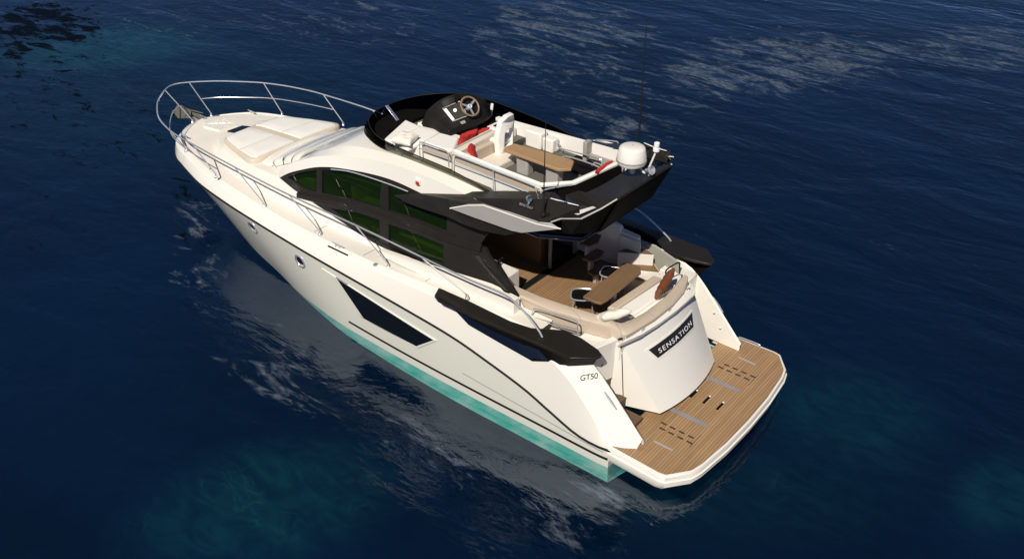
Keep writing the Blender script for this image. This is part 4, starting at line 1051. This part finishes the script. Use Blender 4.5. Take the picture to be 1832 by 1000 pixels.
# ------------------------------------------------------------------ black wings along the quarters
wt = [(5.054, 1.963, 1.970), (5.053, 2.084, 1.870), (4.848, 2.214, 1.930), (4.117, 2.219, 1.950), (3.298, 2.188, 1.960), (2.345, 2.147, 1.970), (2.095, 2.148, 1.970), (1.792, 1.884, 1.960), (1.763, 1.758, 1.960), (1.875, 1.689, 1.970), (2.247, 1.607, 1.970), (2.606, 1.602, 1.970), (3.060, 1.891, 1.970), (3.460, 1.962, 1.970), (4.396, 1.945, 1.970)]
wl_ = [(5.041, 2.020, 1.737), (4.683, 2.050, 1.765), (4.296, 2.060, 1.566), (3.643, 2.065, 1.517), (2.920, 2.060, 1.464), (2.592, 1.980, 1.552), (2.448, 1.930, 1.502), (2.328, 1.880, 1.519), (1.920, 1.740, 1.691)]
for s in (1, -1):
    f = lambda l: [(p[0], s*p[1], p[2]) for p in l]
    m = MB(); m.slab(f(wt), .055); w = m.build('side_wing', M['charcoal'], Y, bevel=.012, angle=30)
    up = f([wt[2], (4.590, 2.144, 1.900), wt[3], (3.667, 2.175, 1.910), wt[4], (2.871, 2.144, 1.920), wt[5], wt[6], wt[7]])
    up = [(p[0], p[1], p[2] - .04) for p in up]
    lo = f(wl_)
    # the lower body, with its facing
    m = MB(); mid_ = [(a[0]*.72+b[0]*.28, (a[1]*.72+b[1]*.28) - s*.035, a[2]*.72+b[2]*.28) for a, b in zip(up, lo)]
    inn_ = [(p[0], s*1.70, p[2]) for p in lo]
    m.grid([up, mid_, lo, inn_]); m.build('wing_body', M['black'], w, angle=20)
    g0 = [tuple(Vector(a).lerp(Vector(b), .12) + Vector((0, s*.012, 0))) for a, b in list(zip(mid_, lo))[1:6]]
    g1 = [tuple(Vector(a).lerp(Vector(b), .86) + Vector((0, s*.012, 0))) for a, b in list(zip(mid_, lo))[1:6]]
    m = MB(); m.grid([g0, g1]); m.build('wing_inset', M['blue_glass'], w)
    # white bulwark inboard of the wing and its step
    bw = [(6.9, 1.60, 1.86), (5.5, 1.60, 1.99), (4.5, 1.60, 2.08), (3.62, 1.60, 2.13)]
    m = MB(); m.grid([[(x, s*(y+.07), 1.80) for x, y, z in bw], [(x, s*(y+.05), z-.01) for x, y, z in bw], [(x, s*(y+.03), z) for x, y, z in bw], [(x, s*(y-.08), z) for x, y, z in bw], [(x, s*(y-.10), 1.80) for x, y, z in bw]])
    m.add([(3.62, s*1.67, 1.80), (3.62, s*1.65, 2.12), (3.62, s*1.63, 2.13), (3.62, s*1.52, 2.13), (3.62, s*1.50, 1.80)], [(0, 1, 2, 3, 4)])
    m.build('bulwark', M['white'], Y, angle=40)

# ------------------------------------------------------------------ cockpit
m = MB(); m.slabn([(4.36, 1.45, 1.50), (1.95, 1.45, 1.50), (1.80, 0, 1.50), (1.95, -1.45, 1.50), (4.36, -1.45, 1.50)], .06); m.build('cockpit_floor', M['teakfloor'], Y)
Z = 2.06
bo_ = [(3.720, 1.391, 2.060), (3.074, 1.364, 2.060), (2.533, 1.259, 2.060), (2.033, 1.137, 2.060), (1.790, 1.178, 2.060), (1.702, 1.166, 2.060), (1.660, 0.954, 2.060), (1.599, 0.477, 2.060), (1.586, -0.084, 2.060), (1.641, -0.526, 2.060), (1.726, -0.823, 2.060), (1.817, -0.960, 2.060)]
bi_ = [(4.052, 1.164, 2.060), (3.458, 1.156, 2.060), (2.983, 1.098, 2.060), (2.454, 1.007, 2.060), (2.079, 0.972, 2.060), (1.961, 0.937, 2.060), (1.895, 0.822, 2.060), (1.823, 0.430, 2.060), (1.804, -0.103, 2.060), (1.857, -0.555, 2.060), (1.906, -0.864, 2.060), (1.908, -0.981, 2.060)]
n_ = len(bo_)
m = MB()
m.grid([[(p[0], p[1], 1.72 if i < 4 else 1.96) for i, p in enumerate(bo_)], [(p[0], p[1], Z - .03) for p in bo_], [(a[0]*.85+b[0]*.15, a[1]*.85+b[1]*.15, Z) for a, b in zip(bo_, bi_)], [(a[0]*.15+b[0]*.85, a[1]*.15+b[1]*.85, Z) for a, b in zip(bo_, bi_)], [(p[0], p[1], Z - .03) for p in bi_], [(p[0], p[1], 1.55) for p in bi_]])
for k in (0, -1):
    a, b = bo_[k], bi_[k]; m.add([(a[0], a[1], 1.72), (a[0], a[1], Z - .03), (b[0], b[1], Z - .03), (b[0], b[1], 1.55)], [(0, 1, 2, 3)])
cs = m.build('cockpit_sofa', M['beige'], Y, angle=40)
m = MB(); f0 = [(p[0] , p[1] + .006, 1.80) for p in bo_[:4]]; f1 = [(p[0], p[1] + .006, 2.00) for p in bo_[:4]]
m.grid([f1, f0]); m.build('backrest_panel', M['beige'], cs)
for k in (2, 4, 7, 9):
    a, b = Vector(bo_[k]), Vector(bi_[k]); m = MB(); m.tube([(a.x, a.y, Z - .12), (a.x, a.y, Z - .03), tuple(a.lerp(b, .15) + Vector((0, 0, .003))), tuple(a.lerp(b, .85) + Vector((0, 0, .003))), (b.x, b.y, Z - .03), (b.x, b.y, Z - .12)], .005, 5); m.build('seam', M['greyvinyl'], cs)
# seats: the aft bench in white with a beige front, the port bench beige
cushion('sofa_seat', [(2.456, -0.876, 1.870), (2.275, -0.903, 1.870), (2.370, 0.453, 1.870), (2.535, 0.478, 1.870)], .14, M['beige'], cs, .03)
cushion('sofa_seat', [(2.249, -0.879, 1.880), (1.967, -0.848, 1.880), (2.053, 0.492, 1.880), (2.345, 0.473, 1.880)], .14, M['vinyl'], cs, .03)
m = MB(); m.slabn([(2.18, .95, 1.82), (1.75, .95, 1.82), (1.75, -.75, 1.82), (2.25, -.75, 1.82)], .31); m.build('sofa_base', M['vinyl'], cs, bevel=.01)
rail('sofa_guard', [(3.360, 1.500, 1.850), (3.344, 1.500, 1.970), (3.285, 1.500, 2.035), (2.914, 1.500, 2.100), (2.499, 1.500, 2.161), (2.430, 1.500, 2.125), (2.419, 1.500, 1.875)], .012)
rail('sofa_guard', [(3.366, 1.500, 1.836), (2.909, 1.500, 1.924), (2.436, 1.500, 2.012)], .009)
rail('sofa_guard', [(3.365, 1.500, 1.790), (2.908, 1.500, 1.879), (2.434, 1.500, 1.969)], .009)
rail('stern_hoop', [(2.105, -0.691, 2.100), (2.075, -0.643, 2.250), (1.990, -0.863, 2.320), (1.953, -0.852, 2.300), (1.933, -0.861, 2.120)], .013, material='black')
m = MB(); m.slabn([(p[0], p[1], 1.80) for p in bo_[:5]] + [(p[0], p[1] - .1, 1.80) for p in bi_[:5][::-1]], .30); m.build('coaming_base', M['white'], Y)
# table
m = MB(); m.slabn([(2.800, 0.829, 2.150), (2.840, -0.396, 2.150), (2.808, -0.544, 2.150), (2.568, -0.570, 2.150), (2.457, -0.432, 2.150), (2.426, 0.665, 2.150), (2.446, 0.800, 2.150), (2.556, 0.836, 2.150)], .05); ct = m.build('cockpit_table', M['tabledark'], Y, bevel=.012, seg=3)
MB().lathe([(.16, 0), (.15, .02), (.05, .04), (.045, .60)], (2.6, .18, 1.5), 20).build('pedestal', M['silver'], ct)
# spiral of stair treads up to the flybridge
st = empty('fly_stairs', (3.7, -.9, 1.5), '', ''); del st['label']; del st['category']; st.parent = Y
def under(o, root): o.parent = root; o.location = -root.location; return o
tr_ = [[(3.548, -0.385, 1.760), (3.389, -0.354, 1.760), (3.297, -0.540, 1.760), (3.316, -0.750, 1.760), (3.453, -0.841, 1.760), (3.543, -0.717, 1.760)],
       [(3.653, -0.356, 2.020), (3.460, -0.363, 2.020), (3.401, -0.561, 2.020), (3.481, -0.803, 2.020), (3.635, -0.809, 2.020), (3.665, -0.654, 2.020)],
       [(3.754, -0.375, 2.280), (3.547, -0.414, 2.280), (3.498, -0.608, 2.280), (3.614, -0.882, 2.280), (3.773, -0.860, 2.280), (3.773, -0.646, 2.280)],
       [(4.05, -.78, 2.56), (3.85, -.70, 2.56), (3.72, -.85, 2.56), (3.74, -1.12, 2.56), (3.92, -1.18, 2.56), (4.02, -1.0, 2.56)]]
for q in tr_:
    m = MB(); m.slabn(q, .045); under(m.build('tread', M['tabledark'], None, bevel=.008), st)
for q, z0 in zip(tr_, (1.5, 1.72, 1.98, 2.24)):
    cx = sum(p[0] for p in q)/6 + .02; cy = sum(p[1] for p in q)/6 + .08; z1 = q[0][2] - .045
    m = MB(); m.slabn([(cx-.035, cy-.05, z1), (cx+.035, cy-.05, z1), (cx+.035, cy+.05, z1), (cx-.035, cy+.05, z1)], z1 - z0); under(m.build('stair_support', M['silver'], None, bevel=.008), st)
# moulded white steps to the starboard side deck
ss = MB()
ss.slabn([(3.574, -1.304, 2.240), (3.585, -1.432, 2.240), (3.081, -1.380, 2.240), (3.041, -1.279, 2.240)], .74)
ss.slabn([(3.452, -1.240, 2.180), (3.525, -1.425, 2.180), (3.124, -1.454, 2.180), (2.982, -1.251, 2.180)], .68)
mst = ss.build('moulded_steps', M['white'], Y, bevel=.02, seg=3)
m = MB(); m.slabn([(3.333, -1.050, 1.950), (3.280, -1.250, 1.950), (3.152, -1.434, 1.950), (2.976, -1.446, 1.950), (2.788, -1.377, 1.950)], .012); m.build('step_tread', M['tabledark'], mst)
m = MB(); m.slabn([(3.342, -1.045, 1.937), (3.303, -1.287, 1.937), (3.175, -1.471, 1.937), (2.990, -1.489, 1.937), (2.772, -1.393, 1.937)], .43); m.build('step_block', M['white'], mst, bevel=.012)
m = MB(); m.slabn([(3.296, -1.096, 1.700), (2.827, -1.478, 1.700), (2.571, -1.280, 1.700), (2.866, -1.115, 1.700)], .012); m.build('step_tread', M['tabledark'], mst)
m = MB(); m.slabn([(3.312, -1.084, 1.687), (2.840, -1.521, 1.687), (2.555, -1.295, 1.687), (2.855, -1.101, 1.687)], .19); m.build('step_block', M['white'], mst, bevel=.008)
m = MB(); m.slabn([(4.34, -1.12, 2.5), (3.46, -1.28, 2.35), (3.44, -1.34, 2.35), (4.34, -1.40, 2.5)], .9); m.build('stair_wall', M['white'], mst, bevel=.02)
m = MB(); q = [(3.5, -1.66, 1.97), (2.9, -1.66, 1.97), (2.45, -1.50, 1.97), (2.2, -1.40, 1.97)]
m.grid([[(x, y, z) for x, y, z in q], [(x, y + .03, z - .02) for x, y, z in q], [(x, y + .05, 1.5) for x, y, z in q]]); m.build('starboard_liner', M['greyvinyl'], Y)
m = MB(); m.box((1.98, -1.66, .46), (2.6, -1.34, 1.72)); m.build('starboard_coaming_base', M['white'], Y, bevel=.02)

# ------------------------------------------------------------------ transom block with the name
def tr_x(y, z): return 1.0 + (z - .68) * .54 + .16 * y * y
def tr_w(z): return .94 + (z - .68) * .165
NRM = Vector((-.88, 0, .475))
rows = []
for i in range(15):
    z = .58 + 1.20 * i / 14; w = tr_w(z); t_ = i / 14
    fo = (1.67 + .12 * t_, 1.13 + .01 * t_)
    rows.append([(2.45, 1.44, z), fo + (z,)] + [(tr_x(w*k/12, z), w*k/12, z) for k in range(12, -13, -1)] + [(fo[0], -fo[1], z), (2.45, -1.44, z)])
m = MB(); m.grid(rows); m.add(rows[0], [tuple(range(len(rows[0])))]); m.add(rows[-1], [tuple(range(len(rows[-1])))]); tb_ = m.build('transom', M['white'], Y, angle=12)
# gap line beside the locker door
for s in (1, -1):
    m = MB(); m.tube([(1.67 + .12 * (z - .58) / 1.2, s*(1.133 + .01 * (z - .58) / 1.2), z) for z in (.60, 1.0, 1.4, 1.76)], .008, 5); m.build('door_gap', M['rubber'], tb_)
# lid on top, overhanging
lo_ = [(1.714, 1.277, 1.930), (1.597, 0.868, 1.930), (1.539, 0.415, 1.930), (1.512, -0.111, 1.930), (1.539, -0.774, 1.930), (1.737, -0.983, 1.930)]
li_ = [(p[0] + .01, p[1], 1.975) for p in bo_[5:11]]
m = MB(); m.grid([[(p[0]+.12, p[1]*.96, p[2]-.13) for p in lo_], [(p[0]+.02, p[1], p[2]-.07) for p in lo_], lo_, li_, [(p[0]+.05, p[1], 1.97) for p in li_], [(p[0]+.06, p[1], 1.60) for p in li_]]); m.build('transom_lid', M['white'], tb_, angle=30)
for p in ((1.643, 0.781, 1.950), (1.598, 0.039, 1.950), (1.666, -0.723, 1.950)):
    p = Vector(p); m = MB(); m.box((p.x-.03, p.y-.05, p.z-.01), (p.x+.02, p.y+.05, p.z+.03)); m.build('latch', M['steel'], tb_, bevel=.006)
def on_transom(poly, off, k=8):
    out = []
    nrm = NRM
    for i, (y, z) in enumerate(poly):
        y2, z2 = poly[(i+1) % len(poly)]
        for j in range(k):
            a, b = y + (y2-y)*j/k, z + (z2-z)*j/k
            out.append(tuple(Vector((tr_x(a, b), a, b)) + nrm * off))
    return out
def strip_on(name, top, bot, off, material, parent, th=.012, k=24):
    """curved plate between two outlines (y, z)"""
    a = spline([(0, y, z) for y, z in top], k); b = spline([(0, y, z) for y, z in bot], k); nrm = NRM
    A = [Vector((tr_x(p.y, p.z), p.y, p.z)) + nrm * off for p in a]; B = [Vector((tr_x(p.y, p.z), p.y, p.z)) + nrm * off for p in b]
    m = MB(); m.grid([[p - nrm * th for p in A], A, B, [p - nrm * th for p in B]])
    for e in (0, -1): m.add([A[e] - nrm*th, A[e], B[e], B[e] - nrm*th], [(0, 1, 2, 3)])
    return m.build(name, material, parent, angle=30)
np_ = strip_on('name_panel', [(.76, 1.565), (.35, 1.585), (0, 1.59), (-.35, 1.585), (-.76, 1.565)], [(.61, 1.340), (.3, 1.355), (0, 1.357), (-.3, 1.355), (-.61, 1.340)], .012, M['white'], Y, .02)
strip_on('name_plate', [(.70, 1.545), (.35, 1.563), (0, 1.568), (-.35, 1.563), (-.70, 1.545)], [(.58, 1.368), (.3, 1.385), (0, 1.385), (-.3, 1.385), (-.58, 1.368)], .020, M['charcoal'], np_, .012)
t = text('lettering', 'SENSATION', .185, (0, 0, 0), (1, 0, 0), (0, 1, 0), M['mark'], None, .002, space=1.25)
me = bpy.data.meshes.new_from_object(t)
bpy.data.objects.remove(t)
xs = [v.co.x for v in me.vertices]; ys = [v.co.y for v in me.vertices]; cxm = (max(xs) + min(xs)) / 2; cym = (max(ys) + min(ys)) / 2; sx_ = 1.06 / (max(xs) - min(xs))
for v in me.vertices:
    y = -(v.co.x - cxm) * sx_ - .01; z = 1.462 + (v.co.y - cym) * .56 - .010 * (y / .6) ** 2
    p = Vector((tr_x(y, z), y, z)) + NRM * (.024 + v.co.z); v.co = p
me.materials.clear(); me.materials.append(M['mark'])
lt_ = bpy.data.objects.new('stern_lettering', me); col.objects.link(lt_); lt_.parent = np_
for p in ((1.52, -1.58, 1.10), (1.36, -1.585, .82)):
    MB().lathe([(.02, 0), (.02, .012), (.001, .015)], p, 12, (0, 1, 0)).build('tail_light', M['led'], Y)
# steps beside the block, to port
for s in (1,):
    for x0, x1, z in ((1.90, 2.2, 1.08), (1.63, 1.93, .77), (1.28, 1.66, .53)):
        m = MB(); m.box((x0, min(s*1.14, s*1.64), z - .30), (x1, max(s*1.14, s*1.66), z)); o = m.build('stern_step', M['shadedteak'], Y)
        m = MB(); m.box((x0 - .012, min(s*1.15, s*1.64), z + .003), (x1 - .005, max(s*1.15, s*1.64), z + .018)); m.build('step_tread', M['shadedteak'], o)
    m = MB(); m.slabn([(1.86, s*1.13, 1.87), (2.02, s*1.66, 1.87), (2.12, s*1.66, 1.87), (1.98, s*1.13, 1.87)], .77); m.build('stern_gate', M['white'], Y, bevel=.015)
# lettering and cleat on the port tail
c0 = Vector((1.968, 1.792, 1.440)); 
for s in (1, -1):
    cpos = Vector((1.586, 1.735, 1.118)); cpos.y *= s
    d = Vector((-.72, s*-.02, -.70)).normalized(); nn = Vector((-.62, s*.45, .64)).normalized()
    m = MB(); c = cpos + nn * .06; m.tube([c - d * .17, c - d * .05, c + d * .05, c + d * .17], [.012, .022, .022, .012], 8)
    for k in (-.05, .05): m.tube([cpos + d * k - nn * .03, cpos + d * k + nn * .06], .018, 8)
    m.build('mooring_cleat', M['steel'], Y)
e1 = Vector((-.68, -.01, -.73)).normalized(); e2 = Vector((.13, .305, -.44)).normalized()
fn2 = e1.cross(e2); fn2 = fn2 if fn2.z > 0 else -fn2
tx2 = (e1 * .62 - e2 * .80).normalized()
text('tail_lettering', 'GT50', .13, c0 + fn2 * .015, tx2, fn2.cross(tx2), M['black'], Y, .003, space=.95, shear=.25)

# ------------------------------------------------------------------ bathing platform
rim_h = [(1.37, 2.02), (.42, 2.045), (.30, 2.02), (.03, 1.68), (-.03, 1.45), (-.10, .75), (-.12, 0)]
rim_p = rim_h + [(x, -y) for x, y in rim_h[::-1][1:]]
def inset(f_): return [(.62 + (x - .62) * (1 - f_ * .065) if x < 1 else x, y * (1 - f_ * .027)) for x, y in rim_p]
i2 = inset(1)
m = MB(); k_ = len(rim_p)
R0 = [(x + (.06 if x < 1 else 0), y * .985, .14) for x, y in rim_p]; R1 = [(x, y, .22) for x, y in rim_p]; R2 = [(x, y, .425) for x, y in rim_p]; R3 = [(x + (.012 if x < 1 else 0), y * .994, .447) for x, y in rim_p]; R4 = [(x, y, .452) for x, y in inset(.9)]; R5 = [(x, y, .440) for x, y in i2]
m.grid([R0, R1, R2, R3, R4, R5]); m.add(R5, [tuple(range(k_))]); m.add(R0, [tuple(range(k_))]); 
pf = m.build('bathing_platform', M['white'], Y, angle=35)
m = MB(); m.slabn([(x, y, .456) for x, y in i2], .02); m.build('teak_deck', M['teak'], pf, smooth=False)
m = MB(); m.tube([(x - (.012 if x < 1 else 0), y * 1.004, .33) for x, y in rim_p], .014, 6); m.build('platform_fender', M['white'], pf)
def quad(name, pts, z, material, th=.004):
    m = MB(); m.slabn([(p[0], p[1], z) for p in pts], th); return m.build(name, material, pf, smooth=False)
for s in (1, -1):
    ms = lambda l: [(p[0], s*p[1]) for p in l]
    quad('platform_track', ms([(1.10, .62), (1.10, .53), (.39, .53), (.39, .62)]), .464, M['track'])
    quad('chock_slot', ms([(.86, 1.465), (.86, 1.425), (.52, 1.42), (.52, 1.46)]), .464, M['silver'])
    for k in range(4):
        for dy in (0, .13):
            x = 1.02 - .17 * k - (.0 if dy else .05)
            quad('drain_slot', ms([(x, 1.12 - dy), (x, 1.085 - dy), (x - .105, 1.085 - dy), (x - .105, 1.12 - dy)]), .4605, M['groove'])
    quad('hatch_seam', ms([(.355, 1.20), (.345, 1.20), (.345, .83), (.355, .83)]), .4605, M['groove'])
for x in (.97, .72, .46):
    quad('ladder_slot', [(x + .022, .10), (x - .022, .10), (x - .022, -.12), (x + .022, -.12)], .4605, M['black'])
    m = MB(); m.lathe([(.018, 0), (.018, .01), (.001, .012)], (x, -.13, .458), 10); m.build('slot_stud', M['led'], pf)
rail('platform_rail', [(1.12, -1.97, .46), (1.10, -1.97, .50), (.74, -1.985, .50), (.72, -1.985, .46)], .012)

# ------------------------------------------------------------------ bow rail
half = [(15.76, 0, 2.52), (15.62, .32, 2.52), (15.17, .80, 2.52), (14.73, 1.12, 2.52), (14.2, 1.42, 2.53), (13.6, 1.63, 2.54), (13.0, 1.76, 2.55), (12.33, 1.83, 2.56), (10.72, 1.93, 2.54), (9.02, 1.94, 2.47), (7.13, 1.94, 2.46), (5.5, 1.93, 2.41), (4.37, 1.93, 2.39), (3.72, 1.93, 2.41), (3.42, 1.93, 2.37), (3.1, 1.94, 2.21), (2.82, 1.97, 2.02), (2.74, 1.985, 1.93)]
top = spline([my(p) for p in half[::-1]] + half[1:], 220)
m = MB(); m.tube(top, .017, 8); br_ = m.build('bow_rail', M['steel'], Y)
stn = [((14.77, .27, 1.88), (15.60, .34, 2.52)), ((13.42, 1.37, 1.91), (14.12, 1.46, 2.53)), ((11.67, 1.80, 1.97), (12.33, 1.83, 2.56)), ((10.05, 1.83, 1.82), (10.72, 1.93, 2.54)), ((8.36, 1.82, 1.77), (9.02, 1.94, 2.47)), ((6.47, 1.82, 1.76), (7.13, 1.94, 2.46)), ((4.52, 1.84, 1.90), (5.5, 1.93, 2.41))]
for s in (1, -1):
    f = lambda p: Vector((p[0], s*p[1], p[2]))
    for a, b in stn:
        a, b = f(a), f(b); m = MB(); m.tube([a - Vector((0, 0, .03)), a + Vector((0, 0, .06)), a + Vector((.04, 0, .10)), b], .0125, 7); m.lathe([(.032, -.02), (.032, .015), (.02, .03), (.018, .07), (.001, .075)], a, 12); m.build('stanchion', M['steel'], br_)
    mid_ = [(15.19, .30, 2.20), (14.95, .62, 2.20), (14.5, 1.0, 2.20), (13.80, 1.42, 2.22), (12.9, 1.68, 2.24), (12.0, 1.815, 2.27)]
    m = MB(); m.tube(spline([f(p) for p in mid_], 40), .011, 7); m.build('middle_rail', M['steel'], br_)
    for c in ((14.05, .95, 1.905), (7.76, 1.905, 1.745)):
        c = f(c); m = MB(); m.tube([c + Vector((-.15, 0, .06)), c + Vector((-.05, 0, .055)), c + Vector((.05, 0, .055)), c + Vector((.15, 0, .06))], [.010, .018, .018, .010], 8)
        for k in (-.05, .05): m.tube([c + Vector((k, 0, -.02)), c + Vector((k, 0, .055))], .015, 8)
        m.build('mooring_cleat', M['steel'], Y)
    m = MB(); m.box((7.42, min(s*1.945, s*1.965), 1.70), (7.98, max(s*1.945, s*1.965), 1.725)); m.build('chafe_strip', M['black'], Y)
    c = f((6.72, 1.90, 1.755)); m = MB(); m.lathe([(.05, -.01), (.045, .012), (.001, .014)], c, 16); m.build('deck_filler', M['steel'], Y)
    m = MB(); m.grid([[(x, s*(interp(TOP, x)[0] - .02), interp(TOP, x)[1] - .012) for x in [12.2 + .2*i for i in range(13)]], [(x, s*(interp(TOP, x)[0] - .02), interp(TOP, x)[1] + .02) for x in [12.2 + .2*i for i in range(13)]], [(x, s*(interp(TOP, x)[0] - .05), interp(TOP, x)[1] + .02) for x in [12.2 + .2*i for i in range(13)]], [(x, s*(interp(TOP, x)[0] - .05), interp(TOP, x)[1] - .012) for x in [12.2 + .2*i for i in range(13)]]]); m.build('toe_rail', M['white'], Y)
# bow roller
m = MB(); m.box((14.55, -.11, 1.80), (15.22, -.085, 1.90)); m.box((14.55, .085, 1.80), (15.22, .11, 1.90)); m.box((14.55, -.11, 1.78), (15.15, .11, 1.80)); m.lathe([(.05, -.085), (.035, 0), (.05, .085)], (15.12, 0, 1.83), 16, (0, 1, 0)); m.build('bow_roller', M['steel'], Y)

# ------------------------------------------------------------------ loose things aboard
an = empty('anchor', (15.1, 0, 1.85), 'grey galvanised plough anchor stowed on the bow roller', 'anchor')
def at_(o, root): o.parent = root; o.location = -root.location; return o
m = MB(); m.tube([(14.62, 0, 1.90), (15.2, 0, 1.93), (15.62, 0, 1.97), (15.72, 0, 1.93), (15.80, 0, 1.80)], [.035, .045, .055, .055, .04], 8); at_(m.build('shank', M['iron'], None), an)
m = MB()
for s in (1, -1):
    m.slabn([(15.78, 0, 1.99), (15.14, s*.02, 2.01), (14.98, s*.19, 1.93), (15.40, s*.27, 1.84), (15.92, s*.06, 1.80)], (0, 0, -.03))
m.slabn([(15.86, .12, 1.86), (16.06, .07, 1.66), (16.06, -.07, 1.66), (15.86, -.12, 1.86)], (-.05, 0, -.015))
at_(m.build('fluke', M['iron'], None, bevel=.006), an)
m = MB(); ring = [(14.60, .05 * math.cos(t), 1.90 + .05 * math.sin(t)) for t in [2*math.pi*k/16 for k in range(16)]]; m.tube(ring, .012, 6, closed=True); at_(m.build('shackle', M['steel'], None), an)

def pillow(name, loc, w, h, t, xdir, normal, material, label, group=None, cat='pillow'):
    X = Vector(xdir).normalized(); Nn = Vector(normal); Nn = (Nn - X * Nn.dot(X)).normalized(); Yd = Nn.cross(X)
    n = 22; v = []; f = []
    for side in (1, -1):
        for i in range(n + 1):
            for j in range(n + 1):
                u, q = 2*i/n - 1, 2*j/n - 1
                b = max(0, (1 - u**4) * (1 - q**4)) ** .55
                pin = 1 - .10 * (1 - abs(q)**1.5) * abs(u)**3; pin2 = 1 - .10 * (1 - abs(u)**1.5) * abs(q)**3
                d = .006 * math.sin(7*u + 3*q) * b + .004 * math.sin(11*q - 5*u) * b
                v.append(X * (u * w/2 * pin) + Yd * (q * h/2 * pin2) + Nn * (side * (t/2) * b + d))
    k = (n+1)**2
    for side in (0, 1):
        for i in range(n):
            for j in range(n):
                a = side*k + i*(n+1) + j; f.append((a, a+1, a+n+2, a+n+1))
    o = link(name, v, f, material, None, angle=60)
    o.location = loc; o['label'] = label; o['category'] = cat
    if group: o['group'] = group
    return o
pillow('cushion', (6.710, 0.956, 3.955), .40, .40, .14, (1, .35, .1), (.05, .1, 1), M['cream'], 'cream square cushion lying flat on the white flybridge sun lounge', cat='cushion')
pillow('cushion', (5.821, 0.271, 3.990), .42, .28, .11, (.12, 1, 0), (.85, -.1, .45), M['red'], 'long red cushion on the forward side of the flybridge sofa back', 'red cushions on the flybridge', 'cushion')
pillow('cushion', (5.786, -0.068, 3.960), .30, .26, .10, (.1, 1, 0), (.8, 0, .6), M['red'], 'red cushion mostly hidden behind the sofa back beside the helm seat', 'red cushions on the flybridge', 'cushion')
pillow('cushion', (5.447, 0.564, 3.920), .33, .33, .12, (-.55, .80, .1), (-.75, -.45, .25), M['red'], 'red cushion standing in the corner of the dinette sofa, below the steel rail', 'red cushions on the flybridge', 'cushion')
pillow('cushion', (3.200, -0.130, 3.980), .56, .24, .09, (.06, -1, 0), (.8, 0, .35), M['red'], 'red cushion leaning on the aft coaming near the radar dome', 'red cushions on the flybridge', 'cushion')
pillow('cushion', (1.988, -0.454, 2.080), .56, .40, .15, (.15, -.95, .25), (.85, .1, .35), M['leather'], 'brown leather cushion leaning on the aft sofa back under the black hoop', cat='cushion')
pillow('cushion', (2.151, 0.900, 2.090), .56, .36, .16, (-.45, -.85, .0), (.45, -.35, .80), M['cream'], 'cream cushion at the port corner of the cockpit sofa, behind the dark table', cat='cushion')

def stool(loc, rz, label):
    root = empty('stool', loc, label, 'stool', 'folding stools by the cockpit table'); root.rotation_euler = (0, 0, rz)
    r_ = .19
    ring = [(r_ * 1.15 * math.copysign(abs(math.cos(t))**.6, math.cos(t)), r_ * math.copysign(abs(math.sin(t))**.6, math.sin(t)), .42) for t in [2*math.pi*k/28 for k in range(28)]]
    m = MB(); m.tube(ring, .014, 7, closed=True); m.build('frame', M['steel'], root)
    m = MB(); m.slabn([(x*.90, y*.90, z - .006) for x, y, z in ring], .02); m.build('seat', M['black'], root)
    for a, b in ((.16, .13), (-.16, .13), (.16, -.13), (-.16, -.13)):
        m = MB(); m.tube([(a, b, .41), (a*1.1, b*1.1, 0)], .012, 6); m.build('leg', M['steel'], root)
    return root
stool((3.02, .50, 1.5), R(35), 'black folding stool with a chrome frame at the port end of the cockpit table')
stool((3.03, -.42, 1.5), R(20), 'black folding stool with a chrome frame between the stair treads and the table')
